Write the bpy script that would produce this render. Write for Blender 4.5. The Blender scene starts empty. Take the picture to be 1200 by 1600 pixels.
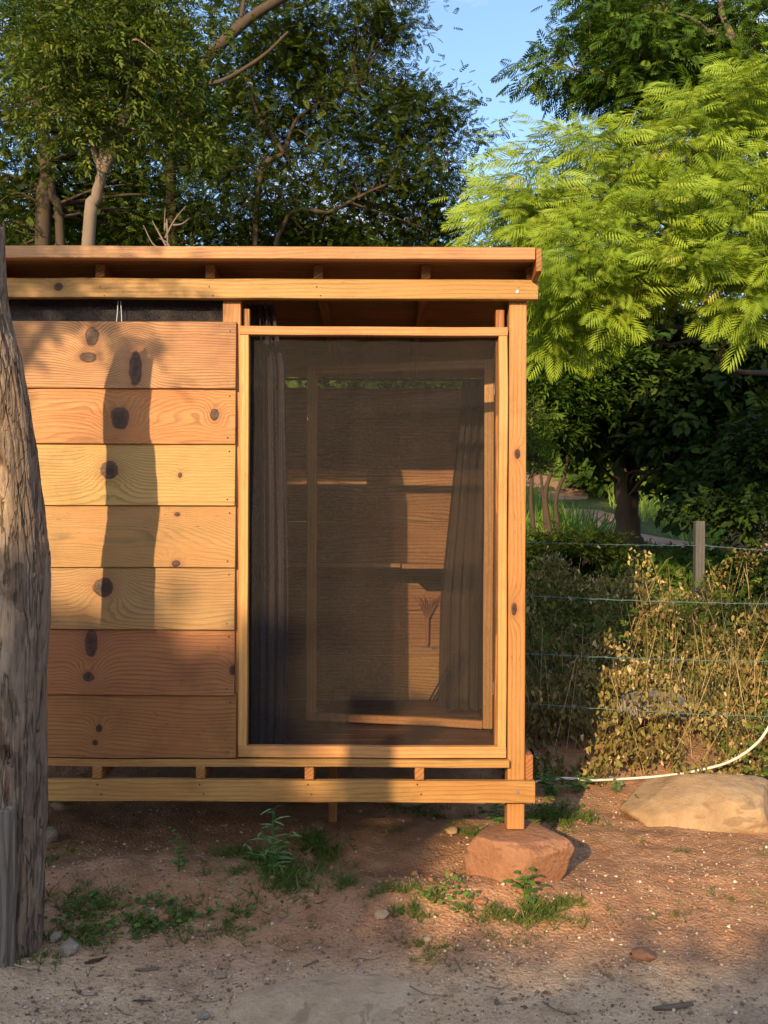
import bpy, math, random
import numpy as np
from mathutils import Vector, Matrix

random.seed(7)
RNG = np.random.default_rng(7)
S = bpy.context.scene
COL = S.collection
PI = math.pi

# ------------------------------------------------------------------ camera
F, PX0, PY0, DIST, CZ = 1500.0, 600.0, 855.0, 4.5, 1.52
ROLL = 0.0045
cam_d = bpy.data.cameras.new('camera')
cam = bpy.data.objects.new('camera', cam_d)
COL.objects.link(cam)
cam.location = (0, -DIST, CZ)
cam.rotation_euler = (PI / 2, -ROLL, 0)
cam_d.sensor_fit = 'VERTICAL'
cam_d.sensor_height = 36.0
cam_d.sensor_width = 27.0
cam_d.lens = 36.0 * F / 1600.0
cam_d.shift_y = (PY0 - 800.0) / 1600.0
cam_d.clip_start = 0.05
cam_d.clip_end = 2000.0
S.camera = cam

# ------------------------------------------------------------------ light
TAN_AZ = 0.40                      # sideways travel of the sun rays per metre of depth
AZ = math.atan(TAN_AZ)
EL = math.radians(18.9)
sun_dir = Vector((math.sin(AZ) * math.cos(EL), math.cos(AZ) * math.cos(EL), -math.sin(EL)))
sd = bpy.data.lights.new('sun', 'SUN')
sd.energy = 3.1
sd.angle = math.radians(0.5)
sd.color = (1.0, 0.73, 0.39)
sun = bpy.data.objects.new('sun', sd)
COL.objects.link(sun)
sun.rotation_euler = sun_dir.to_track_quat('-Z', 'Y').to_euler()
sun.location = (-6, -12, 8)

W = bpy.data.worlds.new('World')
S.world = W
W.use_nodes = True
wn, wl = W.node_tree.nodes, W.node_tree.links
bg = wn['Background']
sky = wn.new('ShaderNodeTexSky')
sky.sky_type = 'NISHITA'
sky.sun_disc = False
sky.sun_elevation = EL
sky.sun_rotation = math.atan2(-sun_dir.x, -sun_dir.y)
sky.air_density = 1.0
sky.dust_density = 1.0
sky.ozone_density = 2.2
tc = wn.new('ShaderNodeTexCoord')
mp = wn.new('ShaderNodeMapping')
mp.inputs['Scale'].default_value = (2.2, 2.2, 5.0)
mp.inputs['Location'].default_value = (3.1, 1.35, 0.7)
cn = wn.new('ShaderNodeTexNoise')
cn.inputs['Scale'].default_value = 1.6
cn.inputs['Detail'].default_value = 7
cn.inputs['Roughness'].default_value = 0.6
cr = wn.new('ShaderNodeValToRGB')
cr.color_ramp.elements[0].position = 0.49
cr.color_ramp.elements[1].position = 0.86
cm = wn.new('ShaderNodeMix')
cm.data_type = 'RGBA'
cm.inputs[7].default_value = (5.8, 5.1, 4.5, 1)
wl.new(tc.outputs['Generated'], mp.inputs[0])
wl.new(mp.outputs[0], cn.inputs['Vector'])
wl.new(cn.outputs[0], cr.inputs[0])
wl.new(cr.outputs[0], cm.inputs[0])
wl.new(sky.outputs[0], cm.inputs[6])
wl.new(cm.outputs[2], bg.inputs[0])
bg.inputs[1].default_value = 0.15
S.view_settings.view_transform = 'Standard'
S.view_settings.look = 'None'
S.view_settings.gamma = 1
S.view_settings.use_curve_mapping = False
S.view_settings.exposure = 1.18
try:
    S.cycles.max_bounces = 8
    S.cycles.transparent_max_bounces = 12
    S.cycles.diffuse_bounces = 4
    S.cycles.use_denoising = True
except Exception:
    pass


# ------------------------------------------------------------------ helpers
def unroll(px, py):
    x, y = px - PX0, py - PY0
    c, s = math.cos(ROLL), math.sin(ROLL)
    return x * c + y * s, -x * s + y * c


def WP(px, py, Y):
    """world point seen at picture position px, py at depth Y"""
    u, v = unroll(px, py)
    k = (Y + DIST) / F
    return Vector((u * k, Y, CZ - v * k))


def XX(px, Y, py=PY0):
    return WP(px, py, Y).x


def ZZ(py, Y, px=PX0):
    return WP(px, py, Y).z


def hashn(ix, iy, iz, seed):
    h = (ix.astype(np.int64) * 374761393 + iy.astype(np.int64) * 668265263 + iz.astype(np.int64) * 2147483647 + seed * 974634777)
    h = (h ^ (h >> 13)) * 1274126177
    h = h & 0x7fffffff
    h = (h ^ (h >> 16)) * 1103515245
    h = h & 0x7fffffff
    return (h & 0xffffff) / float(0xffffff)


def vnoise(x, y, z=None, seed=0):
    x = np.asarray(x, float); y = np.asarray(y, float)
    z = np.zeros_like(x) if z is None else np.asarray(z, float)
    ix, iy, iz = np.floor(x), np.floor(y), np.floor(z)
    fx, fy, fz = x - ix, y - iy, z - iz
    fx, fy, fz = [t * t * (3 - 2 * t) for t in (fx, fy, fz)]
    r = 0
    for dx in (0, 1):
        for dy in (0, 1):
            for dz in (0, 1):
                w = (fx if dx else 1 - fx) * (fy if dy else 1 - fy) * (fz if dz else 1 - fz)
                r = r + w * hashn(ix + dx, iy + dy, iz + dz, seed)
    return r * 2 - 1


def fbm(x, y, z=None, seed=0, octv=4, gain=0.5):
    a, s, r = 1.0, 1.0, 0
    for k in range(octv):
        r = r + a * vnoise(np.asarray(x) * s, np.asarray(y) * s, None if z is None else np.asarray(z) * s, seed + k)
        a *= gain; s *= 2.03
    return r


HY = [-300, -60, -24, -18, -15, -13.5, -9, -6.5, -4.5, -1.5, -0.55, -0.25, 0.0, 1.0, 1.5, 2.4, 4.0, 8.0, 12.0, 16.0, 25.0, 60.0, 300.0]
HZ = [-2, 0.5, 3.5, 4.6, 4.86, 4.5, 1.6, 0.0, -0.27, -0.19, -0.115, -0.055, 0.0, 0.02, 0.10, 0.36, 0.72, 1.15, 1.40, 1.9, 3.6, 9.0, 22.0]  # the ridge behind the viewer is added to shade the foreground


def height(x, y):
    x = np.asarray(x, float); y = np.asarray(y, float)
    z = np.interp(y, HY, HZ)
    z = z + 0.022 * fbm(x * 1.3 + 5, y * 1.6, seed=3, octv=3) * np.clip(1 - np.abs(y) / 60, 0.2, 1)
    z = z + 0.006 * fbm(x * 9, y * 9, seed=8, octv=4, gain=0.6) * (np.abs(y) < 8)
    rg = np.exp(-((y + 15) / 3.0) ** 2)
    z = z + rg * (0.10 * fbm(x * 0.9, y * 0.9, seed=33, octv=3) + 0.14 * np.clip((-5.6 - x) / 1.6, 0, 1) * 0.4)
    far = np.clip((y - 3) / 20, 0, 1)
    z = z + far * 0.5 * fbm(x * 0.12, y * 0.12, seed=12, octv=3)
    # mound under the red footing stone, hollow dug to its left
    z = z + 0.05 * np.exp(-(((x - 0.62) / 0.45) ** 2 + ((y + 0.22) / 0.2) ** 2))
    z = z - 0.085 * np.exp(-(((x + 0.03) / 0.42) ** 2 + ((y - 0.16) / 0.2) ** 2))
    z = z + 0.035 * np.exp(-(((x + 0.2) / 0.9) ** 2 + ((y + 0.22) / 0.12) ** 2))
    z = z + 0.055 * np.exp(-(((x + 1.6) / 0.45) ** 2 + ((y + 0.7) / 0.3) ** 2))
    z = z + 0.03 * np.exp(-(((x + 1.1) / 0.5) ** 2 + ((y - 0.1) / 0.3) ** 2))
    return z


def hz(x, y):
    return float(height(np.array([x]), np.array([y]))[0])


def G(px, py):
    """ground point seen at px, py"""
    u, v = unroll(px, py)
    t = np.linspace(1.5, 60, 6000)
    z = CZ - v / F * t
    g = height(u / F * t, t - DIST)
    i = int(np.argmax(z < g))
    return Vector((u / F * t[i], t[i] - DIST, g[i]))


def tag(o, label=None, cat=None, group=None, kind=None):
    if label: o['label'] = label
    if cat: o['category'] = cat
    if group: o['group'] = group
    if kind: o['kind'] = kind
    return o


def empty(name, loc, label, cat, group=None):
    o = bpy.data.objects.new(name, None)
    COL.objects.link(o)
    o.location = loc
    o.empty_display_size = 0.1
    return tag(o, label, cat, group)


WM = {}


def put(name, me, mat, parent=None, M=None):
    """link a mesh; M = its world matrix"""
    o = bpy.data.objects.new(name, me)
    COL.objects.link(o)
    if mat is not None and len(me.materials) == 0:
        me.materials.append(mat)
    M = M if M is not None else Matrix.Identity(4)
    WM[o.name] = M.copy()
    if parent is not None:
        o.parent = parent
        PM = WM.get(parent.name, Matrix.Translation(parent.location))
        M = PM.inverted() @ M
    o.matrix_basis = M
    return o


def mesh_np(name, verts, faces, smooth=False, tone=None, extra=None):
    """verts (N,3), faces (M,k) one polygon size"""
    verts = np.ascontiguousarray(verts, dtype=np.float32)
    faces = np.ascontiguousarray(faces, dtype=np.int32)
    me = bpy.data.meshes.new(name)
    n, k = faces.shape
    me.vertices.add(len(verts))
    me.vertices.foreach_set('co', verts.ravel())
    me.loops.add(n * k)
    me.loops.foreach_set('vertex_index', faces.ravel())
    me.polygons.add(n)
    me.polygons.foreach_set('loop_start', np.arange(0, n * k, k, dtype=np.int32))
    me.polygons.foreach_set('loop_total', np.full(n, k, dtype=np.int32))
    if smooth:
        me.polygons.foreach_set('use_smooth', np.ones(n, dtype=bool))
    if tone is not None:
        a = me.attributes.new('tone', 'FLOAT', 'POINT')
        a.data.foreach_set('value', np.ascontiguousarray(tone, dtype=np.float32))
    me.update(calc_edges=True)
    me.validate()
    return me


# ------------------------------------------------------------------ node helper
class NT:
    def __init__(s, name):
        s.m = bpy.data.materials.new(name)
        s.m.use_nodes = True
        s.n, s.l = s.m.node_tree.nodes, s.m.node_tree.links
        s.b = s.n['Principled BSDF']
        s.out = s.n['Material Output']
        s._c = {}

    def set(s, sock, v):
        if isinstance(v, bpy.types.NodeSocket):
            s.l.new(v, sock)
        else:
            sock.default_value = v

    def coord(s, kind='Object'):
        if 'tc' not in s._c:
            s._c['tc'] = s.n.new('ShaderNodeTexCoord')
        return s._c['tc'].outputs[kind]

    def xyz(s, v):
        q = s.n.new('ShaderNodeSeparateXYZ'); s.set(q.inputs[0], v)
        return q.outputs[0], q.outputs[1], q.outputs[2]

    def comb(s, x, y, z):
        q = s.n.new('ShaderNodeCombineXYZ')
        for i, v in enumerate((x, y, z)): s.set(q.inputs[i], v)
        return q.outputs[0]

    def math(s, op, a, b=0.0, c=None, clamp=False):
        q = s.n.new('ShaderNodeMath'); q.operation = op; q.use_clamp = clamp
        s.set(q.inputs[0], a); s.set(q.inputs[1], b)
        if c is not None: s.set(q.inputs[2], c)
        return q.outputs[0]

    def vmath(s, op, a, b=None, scale=None):
        q = s.n.new('ShaderNodeVectorMath'); q.operation = op
        s.set(q.inputs[0], a)
        if b is not None: s.set(q.inputs[1], b)
        if scale is not None: s.set(q.inputs['Scale'], scale)
        return q.outputs['Value'] if op in ('LENGTH', 'DOT_PRODUCT', 'DISTANCE') else q.outputs[0]

    def mul(s, v, k): return s.vmath('MULTIPLY', v, k)
    def add(s, v, k): return s.vmath('ADD', v, k)

    def noise(s, v, scale=1.0, detail=4.0, rough=0.55, dist=0.0, color=False):
        q = s.n.new('ShaderNodeTexNoise')
        s.set(q.inputs['Vector'], v); s.set(q.inputs['Scale'], scale)
        q.inputs['Detail'].default_value = detail; q.inputs['Roughness'].default_value = rough
        q.inputs['Distortion'].default_value = dist
        return q.outputs[1] if color else q.outputs[0]

    def vor(s, v, scale=1.0, feature='F1', rand=1.0):
        q = s.n.new('ShaderNodeTexVoronoi'); q.feature = feature
        s.set(q.inputs['Vector'], v); q.inputs['Scale'].default_value = scale
        q.inputs['Randomness'].default_value = rand
        return q.outputs['Distance'], (q.outputs['Color'] if feature == 'F1' else None)

    def ramp(s, f, stops, interp='LINEAR'):
        q = s.n.new('ShaderNodeValToRGB'); s.set(q.inputs[0], f)
        cr = q.color_ramp; cr.interpolation = interp
        while len(cr.elements) < len(stops): cr.elements.new(0.5)
        for e, (p, c) in zip(cr.elements, stops):
            e.position = p
            e.color = (c, c, c, 1) if isinstance(c, (int, float)) else (*c, 1)
        return q.outputs[0]

    def mix(s, f, a, b, mode='MIX'):
        q = s.n.new('ShaderNodeMix'); q.data_type = 'RGBA'; q.blend_type = mode
        s.set(q.inputs[0], f)
        for i, v in ((6, a), (7, b)):
            s.set(q.inputs[i], (*v, 1) if isinstance(v, tuple) and len(v) == 3 else v)
        return q.outputs[2]

    def smooth(s, v, lo, hi, a=0.0, b=1.0):
        q = s.n.new('ShaderNodeMapRange'); q.interpolation_type = 'SMOOTHSTEP'
        s.set(q.inputs[0], v)
        for i, x in enumerate((lo, hi, a, b)): q.inputs[i + 1].default_value = x
        return q.outputs[0]

    def attr(s, name):
        q = s.n.new('ShaderNodeAttribute'); q.attribute_name = name
        return q.outputs['Fac']

    def rand(s):
        if 'oi' not in s._c: s._c['oi'] = s.n.new('ShaderNodeObjectInfo')
        return s._c['oi'].outputs['Random']

    def bump(s, h, strength=0.5, dist=0.01, normal=None):
        q = s.n.new('ShaderNodeBump'); q.inputs['Strength'].default_value = strength
        q.inputs['Distance'].default_value = dist
        s.set(q.inputs['Height'], h)
        if normal is not None: s.l.new(normal, q.inputs['Normal'])
        return q.outputs[0]

    def done(s, color, rough=0.8, normal=None, spec=0.3):
        s.set(s.b.inputs['Base Color'], (*color, 1) if isinstance(color, tuple) else color)
        s.set(s.b.inputs['Roughness'], rough)
        s.b.inputs['Specular IOR Level'].default_value = spec
        if normal is not None: s.l.new(normal, s.b.inputs['Normal'])
        return s.m


# ------------------------------------------------------------------ materials
def wood(name, light, dark, knots=(), red=None, seed=0.0, freq=60.0, warp=0.035, line=0.5, rough=0.55, streaks=0.5, redness=0.4, slant=0.0, shift=True):
    """pine: growth lines along local X; knots = (x, z, rx, rz, pull)"""
    t = NT(name)
    P = t.coord('Object')
    if shift:
        P = t.add(P, t.vmath('SCALE', (7.3, 0.0, 3.1), scale=t.rand()))
    P = t.add(P, (seed * 1.7, seed * 0.9, seed * 0.37)) if not knots else P
    x, y, z = t.xyz(P)
    Q = t.add(P, (seed * 3.1, 0, seed * 2.3))
    n1 = t.noise(t.mul(Q, (0.9, 2.0, 3.6)), 1.0, 2.0, 0.5)
    n2 = t.noise(t.mul(Q, (6.0, 6.0, 22.0)), 1.0, 3.0, 0.6)
    g = t.math('ADD', z, t.math('MULTIPLY', y, 0.7))
    g = t.math('ADD', g, t.math('MULTIPLY', x, slant))
    g = t.math('ADD', g, t.math('MULTIPLY', t.math('SUBTRACT', n1, 0.5), warp * 4.5))
    g = t.math('ADD', g, t.math('MULTIPLY', t.math('SUBTRACT', n2, 0.5), 0.007))
    kmask, halo, ringsum = None, None, None
    kn_ = t.noise(t.mul(Q, (22, 22, 22)), 1.0, 3.0, 0.6) if knots else None
    for i, (kx, kz, rx, rz, pull) in enumerate(knots):
        dx = t.math('DIVIDE', t.math('SUBTRACT', x, kx), rx)
        dz = t.math('DIVIDE', t.math('SUBTRACT', z, kz), rz)
        d = t.math('SQRT', t.math('ADD', t.math('MULTIPLY', dx, dx), t.math('MULTIPLY', dz, dz)))
        d = t.math('ADD', d, t.math('MULTIPLY', t.math('SUBTRACT', n2, 0.5), 0.5))
        d = t.math('ADD', d, t.math('MULTIPLY', t.math('SUBTRACT', kn_, 0.5), 0.65))
        e = t.math('EXPONENT', t.math('MULTIPLY', t.math('MULTIPLY', d, d), -0.15))
        g = t.math('ADD', g, t.math('MULTIPLY', e, pull * 1.25))
        dmin = d if i == 0 else t.math('MINIMUM', dmin, d)
        km = t.smooth(d, 0.80, 1.12, 1.0, 0.0)
        hl = t.smooth(d, 0.9, 2.6, 1.0, 0.0)
        kr = t.math('MULTIPLY', t.math('ABSOLUTE', t.math('SUBTRACT', d, 1.0)), 1.0)
        edge = t.smooth(kr, 0.0, 0.2, 1.0, 0.0)
        kmask = km if kmask is None else t.math('MAXIMUM', kmask, km)
        halo = hl if halo is None else t.math('MAXIMUM', halo, hl)
        ringsum = edge if ringsum is None else t.math('MAXIMUM', ringsum, edge)
    ph = t.math('MULTIPLY', g, freq)
    fr = t.math('FRACT', ph)
    ln = t.ramp(fr, [(0.0, 0.0), (0.45, 0.10), (0.72, 0.8), (0.88, 1.0), (0.97, 0.0)])
    fine = t.noise(t.mul(Q, (9.0, 60.0, 260.0)), 1.0, 3.0, 0.6)
    big = t.noise(t.mul(Q, (0.9, 1.5, 3.0)), 1.0, 2.0, 0.5)
    c = t.mix(t.smooth(big, 0.3, 0.7), light, tuple(a * b for a, b in zip(light, (0.93, 0.84, 0.76))))
    if red:
        rn = t.noise(t.mul(Q, (1.6, 2, 9.0)), 1.0, 3.0, 0.55)
        c = t.mix(t.math('MULTIPLY', t.smooth(rn, 0.42, 0.66), redness), c, red)
    lw = t.math('MULTIPLY', ln, t.smooth(t.noise(t.mul(Q, (2.0, 2.0, 8.0)), 1.0, 2.0), 0.25, 0.6, 0.45, 1.2))
    c = t.mix(t.math('MULTIPLY', lw, min(1.0, line * 1.3)), c, dark)
    c = t.mix(t.smooth(fine, 0.42, 0.75, 0.0, 0.42), c, dark)
    st = t.noise(t.mul(Q, (22.0, 8.0, 150.0)), 1.0, 2.0, 0.5)
    st2 = t.noise(t.mul(Q, (2.2, 2.0, 6.0)), 1.0, 1.0, 0.5)
    stm = t.math('MULTIPLY', t.smooth(st, 0.66, 0.72), t.smooth(st2, 0.46, 0.60))
    c = t.mix(t.math('MULTIPLY', stm, streaks), c, (0.07, 0.025, 0.012))
    # dust, handling marks and rain stains
    dirt = t.noise(t.mul(Q, (3.0, 3.0, 3.5)), 1.0, 5.0, 0.65)
    c = t.mix(t.smooth(dirt, 0.47, 0.75, 0.0, 0.42), c, tuple(a * 0.45 for a in dark))
    if kmask is not None:
        c = t.mix(t.math('MULTIPLY', halo, 0.45), c, (0.26, 0.085, 0.03))
        kc = t.mix(t.smooth(t.noise(t.mul(Q, (90, 60, 45)), 1.0, 4.0, 0.7), 0.35, 0.65), (0.035, 0.013, 0.006), (0.125, 0.045, 0.018))
        core = t.smooth(dmin, 0.0, 0.9, 0.75, 0.0)
        kc = t.mix(core, kc, (0.018, 0.008, 0.005))
        kc = t.mix(t.smooth(t.math('FRACT', t.math('MULTIPLY', dmin, 4.5)), 0.3, 0.9, 0.0, 0.45), kc, (0.03, 0.012, 0.006))
        c = t.mix(kmask, c, kc)
        c = t.mix(t.math('MULTIPLY', ringsum, 0.75), c, (0.02, 0.008, 0.005))
    # per piece tint
    r = t.rand()
    hsv = t.n.new('ShaderNodeHueSaturation')
    hsv.inputs['Saturation'].default_value = 1.01
    t.set(hsv.inputs['Value'], t.math('ADD', t.math('MULTIPLY', r, 0.22), 0.80))
    t.set(hsv.inputs['Hue'], t.math('ADD', t.math('MULTIPLY', t.math('FRACT', t.math('MULTIPLY', r, 7.7)), 0.016), 0.491))
    t.l.new(c, hsv.inputs['Color'])
    saw = t.noise(t.mul(Q, (220.0, 30.0, 7.0)), 1.0, 2.0, 0.6)
    hgt = t.math('ADD', t.math('MULTIPLY', lw, -0.4), t.math('ADD', fine, t.math('MULTIPLY', saw, 0.6)))
    if kmask is not None:
        hgt = t.math('SUBTRACT', hgt, t.math('MULTIPLY', ringsum, 1.5))
    nb = t.bump(hgt, 0.45, 0.0022)
    rg = t.math('ADD', t.math('MULTIPLY', fine, 0.3), rough - 0.15)
    return t.done(hsv.outputs[0], rg, nb, 0.35)


LT, DK, RD = (0.50, 0.275, 0.095), (0.25, 0.10, 0.028), (0.40, 0.145, 0.045)
M_LUM = wood('pine_lumber', LT, DK, red=RD, redness=0.5, freq=55, line=0.38, streaks=0.25)
M_LUMD = wood('pine_lumber_orange', (0.42, 0.19, 0.062), (0.20, 0.07, 0.022), red=RD, redness=0.75, freq=50, line=0.6, streaks=0.4)
M_OLD = wood('stained_pine_interior', (0.46, 0.25, 0.11), (0.16, 0.065, 0.026), red=(0.3, 0.11, 0.05), freq=45, line=0.6)
M_FLOOR = wood('dark_floor_pine', (0.17, 0.085, 0.055), (0.08, 0.035, 0.022), red=(0.16, 0.06, 0.04), freq=50, line=0.6)


def plain(name, col, rough=0.6, metal=0.0, nscale=40, var=0.25, bump=0.2, spec=0.3):
    t = NT(name)
    n = t.noise(t.coord('Object'), nscale, 4, 0.6)
    c = t.mix(n, tuple(v * (1 - var) for v in col), tuple(min(1, v * (1 + var)) for v in col))
    t.b.inputs['Metallic'].default_value = metal
    return t.done(c, rough, t.bump(n, bump, 0.003), spec)


M_STEEL = plain('zinc_steel', (0.55, 0.55, 0.56), 0.35, 0.9)
M_NAIL = plain('dark_nail', (0.06, 0.03, 0.02), 0.6, 0.3)
M_ROOFSHEET = plain('dark_roof_felt', (0.035, 0.025, 0.02), 0.9)
M_STRING = plain('pale_cord', (0.6, 0.62, 0.66), 0.8)
M_HOSE = plain('white_pvc_hose', (0.72, 0.66, 0.56), 0.45, nscale=12)
M_WIRE = plain('galvanised_barbed_wire', (0.12, 0.21, 0.21), 0.5, 0.4)
M_BLACK = plain('black_painted_metal', (0.02, 0.02, 0.02), 0.4, 0.3)
M_STRAW = plain('broom_straw', (0.30, 0.13, 0.08), 0.9)


def leafmat(name, stops, trans=0.35, rough=0.55, bumps=False):
    t = NT(name)
    a = t.attr('tone')
    c = t.ramp(a, stops)
    n = t.noise(t.coord('Object'), 3.0, 3, 0.6)
    c = t.mix(t.smooth(n, 0.35, 0.7, 0.0, 0.35), c, t.mix(1.0, c, (1.35, 1.12, 0.7), 'MULTIPLY'))
    t.done(c, max(rough, 0.68), None, 0.15)
    tr = t.n.new('ShaderNodeBsdfTranslucent')
    t.l.new(t.mix(1.0, c, (1.25, 1.2, 0.55), 'MULTIPLY'), tr.inputs[0])
    mx = t.n.new('ShaderNodeMixShader')
    mx.inputs[0].default_value = trans
    t.l.new(t.b.outputs[0], mx.inputs[1]); t.l.new(tr.outputs[0], mx.inputs[2])
    t.l.new(mx.outputs[0], t.out.inputs[0])
    return t.m


M_LBRIGHT = leafmat('feathery_leaf_bright', [(0.0, (0.11, 0.18, 0.014)), (0.5, (0.22, 0.31, 0.024)), (0.95, (0.29, 0.40, 0.06)), (1.0, (0.36, 0.38, 0.06))], 0.27)
M_LMID = leafmat('feathery_leaf_mid', [(0.0, (0.03, 0.07, 0.010)), (0.6, (0.06, 0.12, 0.015)), (1.0, (0.12, 0.18, 0.02))], 0.3)
M_LDARK = leafmat('acacia_leaf_dark', [(0.0, (0.020, 0.036, 0.008)), (0.6, (0.042, 0.070, 0.010)), (1.0, (0.105, 0.14, 0.018))], 0.38)  # the shade on these trees is put into the dark leaf colour
M_LOLIVE = leafmat('oblong_leaf_olive', [(0.0, (0.03, 0.06, 0.012)), (0.5, (0.07, 0.11, 0.02)), (1.0, (0.15, 0.19, 0.03))], 0.3)
M_LBROAD = leafmat('broad_leaf_deep', [(0.0, (0.012, 0.026, 0.007)), (0.6, (0.024, 0.048, 0.010)), (1.0, (0.07, 0.11, 0.015))], 0.2)  # leaf colour darkened to stand in for shade beneath the crowns
M_LFAR = leafmat('distant_leaf', [(0.0, (0.04, 0.08, 0.015)), (0.6, (0.08, 0.14, 0.02)), (1.0, (0.18, 0.24, 0.04))], 0.35)
M_GRASS = leafmat('grass_blade', [(0.0, (0.045, 0.08, 0.018)), (0.55, (0.09, 0.14, 0.03)), (0.8, (0.15, 0.19, 0.045)), (1.0, (0.34, 0.28, 0.14))], 0.25)
M_FIELD = leafmat('tall_field_grass', [(0.0, (0.07, 0.13, 0.025)), (0.6, (0.13, 0.22, 0.04)), (1.0, (0.22, 0.30, 0.06))], 0.3)
M_DRY = leafmat('withered_leaf', [(0.0, (0.08, 0.06, 0.025)), (0.3, (0.22, 0.16, 0.065)), (0.52, (0.18, 0.19, 0.05)), (0.75, (0.42, 0.30, 0.15)), (1.0, (0.68, 0.53, 0.31))], 0.2, 0.8)
M_WEED = leafmat('weed_leaf', [(0.0, (0.05, 0.11, 0.03)), (0.6, (0.08, 0.17, 0.04)), (1.0, (0.13, 0.24, 0.05))], 0.25)
M_WEEDPALE = leafmat('pale_weed_leaf', [(0.0, (0.12, 0.22, 0.09)), (1.0, (0.20, 0.32, 0.13))], 0.25)


def barkmat(name, a, b):
    t = NT(name)
    P = t.coord('Object')
    n = t.noise(t.mul(P, (14, 14, 3)), 1.0, 5, 0.6)
    n2 = t.noise(P, 2.5, 3, 0.6)
    c = t.mix(n, b, a)
    c = t.mix(t.smooth(n2, 0.4, 0.7, 0, 0.5), c, tuple(0.5 * (x + y) for x, y in zip(a, b)))
    return t.done(c, 0.9, t.bump(n, 0.8, 0.01), 0.2)


M_BARKPALE = barkmat('pale_bark', (0.25, 0.19, 0.14), (0.10, 0.075, 0.055))
M_BARK = barkmat('brown_bark', (0.085, 0.06, 0.043), (0.04, 0.028, 0.02))
M_BARKGREY = barkmat('grey_bark', (0.20, 0.16, 0.125), (0.07, 0.05, 0.04))
M_GREYPLANK = wood('weathered_grey_plank', (0.25, 0.215, 0.18), (0.10, 0.08, 0.065), freq=40, line=0.5, streaks=0.8)
M_FPOST = wood('weathered_fence_post', (0.10, 0.095, 0.09), (0.05, 0.045, 0.04), freq=40, line=0.5)  # weathered grey, darkened further to carry the shade around the post


def logmat():
    t = NT('weathered_log')
    P = t.coord('Object')
    x, y, z = t.xyz(P)
    f1 = t.noise(t.mul(P, (30, 30, 4.5)), 1.0, 6, 0.65, 0.6)
    f2 = t.noise(t.mul(P, (9, 9, 2.6)), 1.0, 4, 0.6, 0.8)
    f3 = t.noise(t.mul(P, (3.2, 3.2, 2.2)), 1.0, 3, 0.5)
    f4 = t.noise(t.mul(P, (70, 70, 14)), 1.0, 5, 0.7)
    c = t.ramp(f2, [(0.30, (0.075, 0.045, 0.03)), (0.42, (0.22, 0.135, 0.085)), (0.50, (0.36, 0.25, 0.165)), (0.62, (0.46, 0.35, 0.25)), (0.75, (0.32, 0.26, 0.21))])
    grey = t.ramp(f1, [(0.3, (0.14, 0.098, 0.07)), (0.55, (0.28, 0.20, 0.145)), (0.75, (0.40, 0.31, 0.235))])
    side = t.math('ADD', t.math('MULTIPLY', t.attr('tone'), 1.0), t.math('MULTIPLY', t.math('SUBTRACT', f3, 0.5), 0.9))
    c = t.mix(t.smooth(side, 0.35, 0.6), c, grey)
    c = t.mix(t.smooth(f1, 0.58, 0.72, 0, 0.4), c, (0.045, 0.028, 0.018))
    c = t.mix(t.smooth(f4, 0.52, 0.78, 0, 0.35), c, (0.055, 0.038, 0.028))
    f5 = t.noise(t.mul(P, (16, 16, 1.6)), 1.0, 3, 0.6, 0.4)
    crack = t.smooth(t.math('ABSOLUTE', t.math('SUBTRACT', f5, 0.5)), 0.0, 0.022, 1.0, 0.0)
    c = t.mix(t.math('MULTIPLY', crack, 0.55), c, (0.04, 0.026, 0.018))
    vd, vc = t.vor(t.add(t.mul(P, (22, 22, 9)), t.vmath('SCALE', t.noise(P, 9.0, 3, 0.6, color=True), scale=1.6)), 1.0)
    vx, vy, vz = t.xyz(vc)
    c = t.mix(t.smooth(vx, 0.80, 0.9, 0, 0.35), c, (0.40, 0.27, 0.17))
    c = t.mix(t.smooth(vy, 0.86, 0.92, 0, 0.4), c, (0.09, 0.055, 0.035))
    h = t.math('ADD', t.math('MULTIPLY', f1, 1.0), t.math('MULTIPLY', f4, 0.9))
    h = t.math('SUBTRACT', t.math('ADD', h, t.math('MULTIPLY', vx, 0.15)), t.math('MULTIPLY', crack, 0.8))
    return t.done(c, 0.85, t.bump(h, 1.0, 0.014), 0.2)


def rockmat(name, a, b, c3, scale=6.0):
    t = NT(name)
    P = t.coord('Object')
    n = t.noise(P, scale, 6, 0.65)
    n2 = t.noise(P, scale * 6, 5, 0.7)
    n3 = t.noise(t.mul(P, (1.5, 1.5, 5)), scale * 0.6, 4, 0.6, 1.0)
    c = t.ramp(n, [(0.3, a), (0.55, b), (0.8, c3)])
    c = t.mix(t.smooth(n3, 0.55, 0.62, 0, 0.5), c, tuple(v * 0.55 for v in a))
    c = t.mix(t.smooth(n2, 0.45, 0.8, 0, 0.45), c, tuple(v * 0.5 for v in b))
    return t.done(c, 0.9, t.bump(t.math('ADD', n, t.math('MULTIPLY', n2, 0.7)), 1.0, 0.02), 0.2)


M_ROCKRED = rockmat('red_stone', (0.27, 0.125, 0.065), (0.36, 0.175, 0.095), (0.42, 0.25, 0.16), 7)
M_ROCKTAN = rockmat('tan_boulder', (0.27, 0.17, 0.095), (0.40, 0.27, 0.155), (0.34, 0.26, 0.17), 3)
M_ROCKGREY = rockmat('grey_boulder', (0.20, 0.18, 0.16), (0.30, 0.26, 0.22), (0.40, 0.34, 0.27), 4)
M_SLAB = rockmat('dusty_slab', (0.46, 0.32, 0.19), (0.58, 0.42, 0.265), (0.68, 0.52, 0.35), 9)
M_PALE = rockmat('pale_stone', (0.34, 0.28, 0.21), (0.46, 0.38, 0.29), (0.60, 0.52, 0.43), 20)


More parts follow.
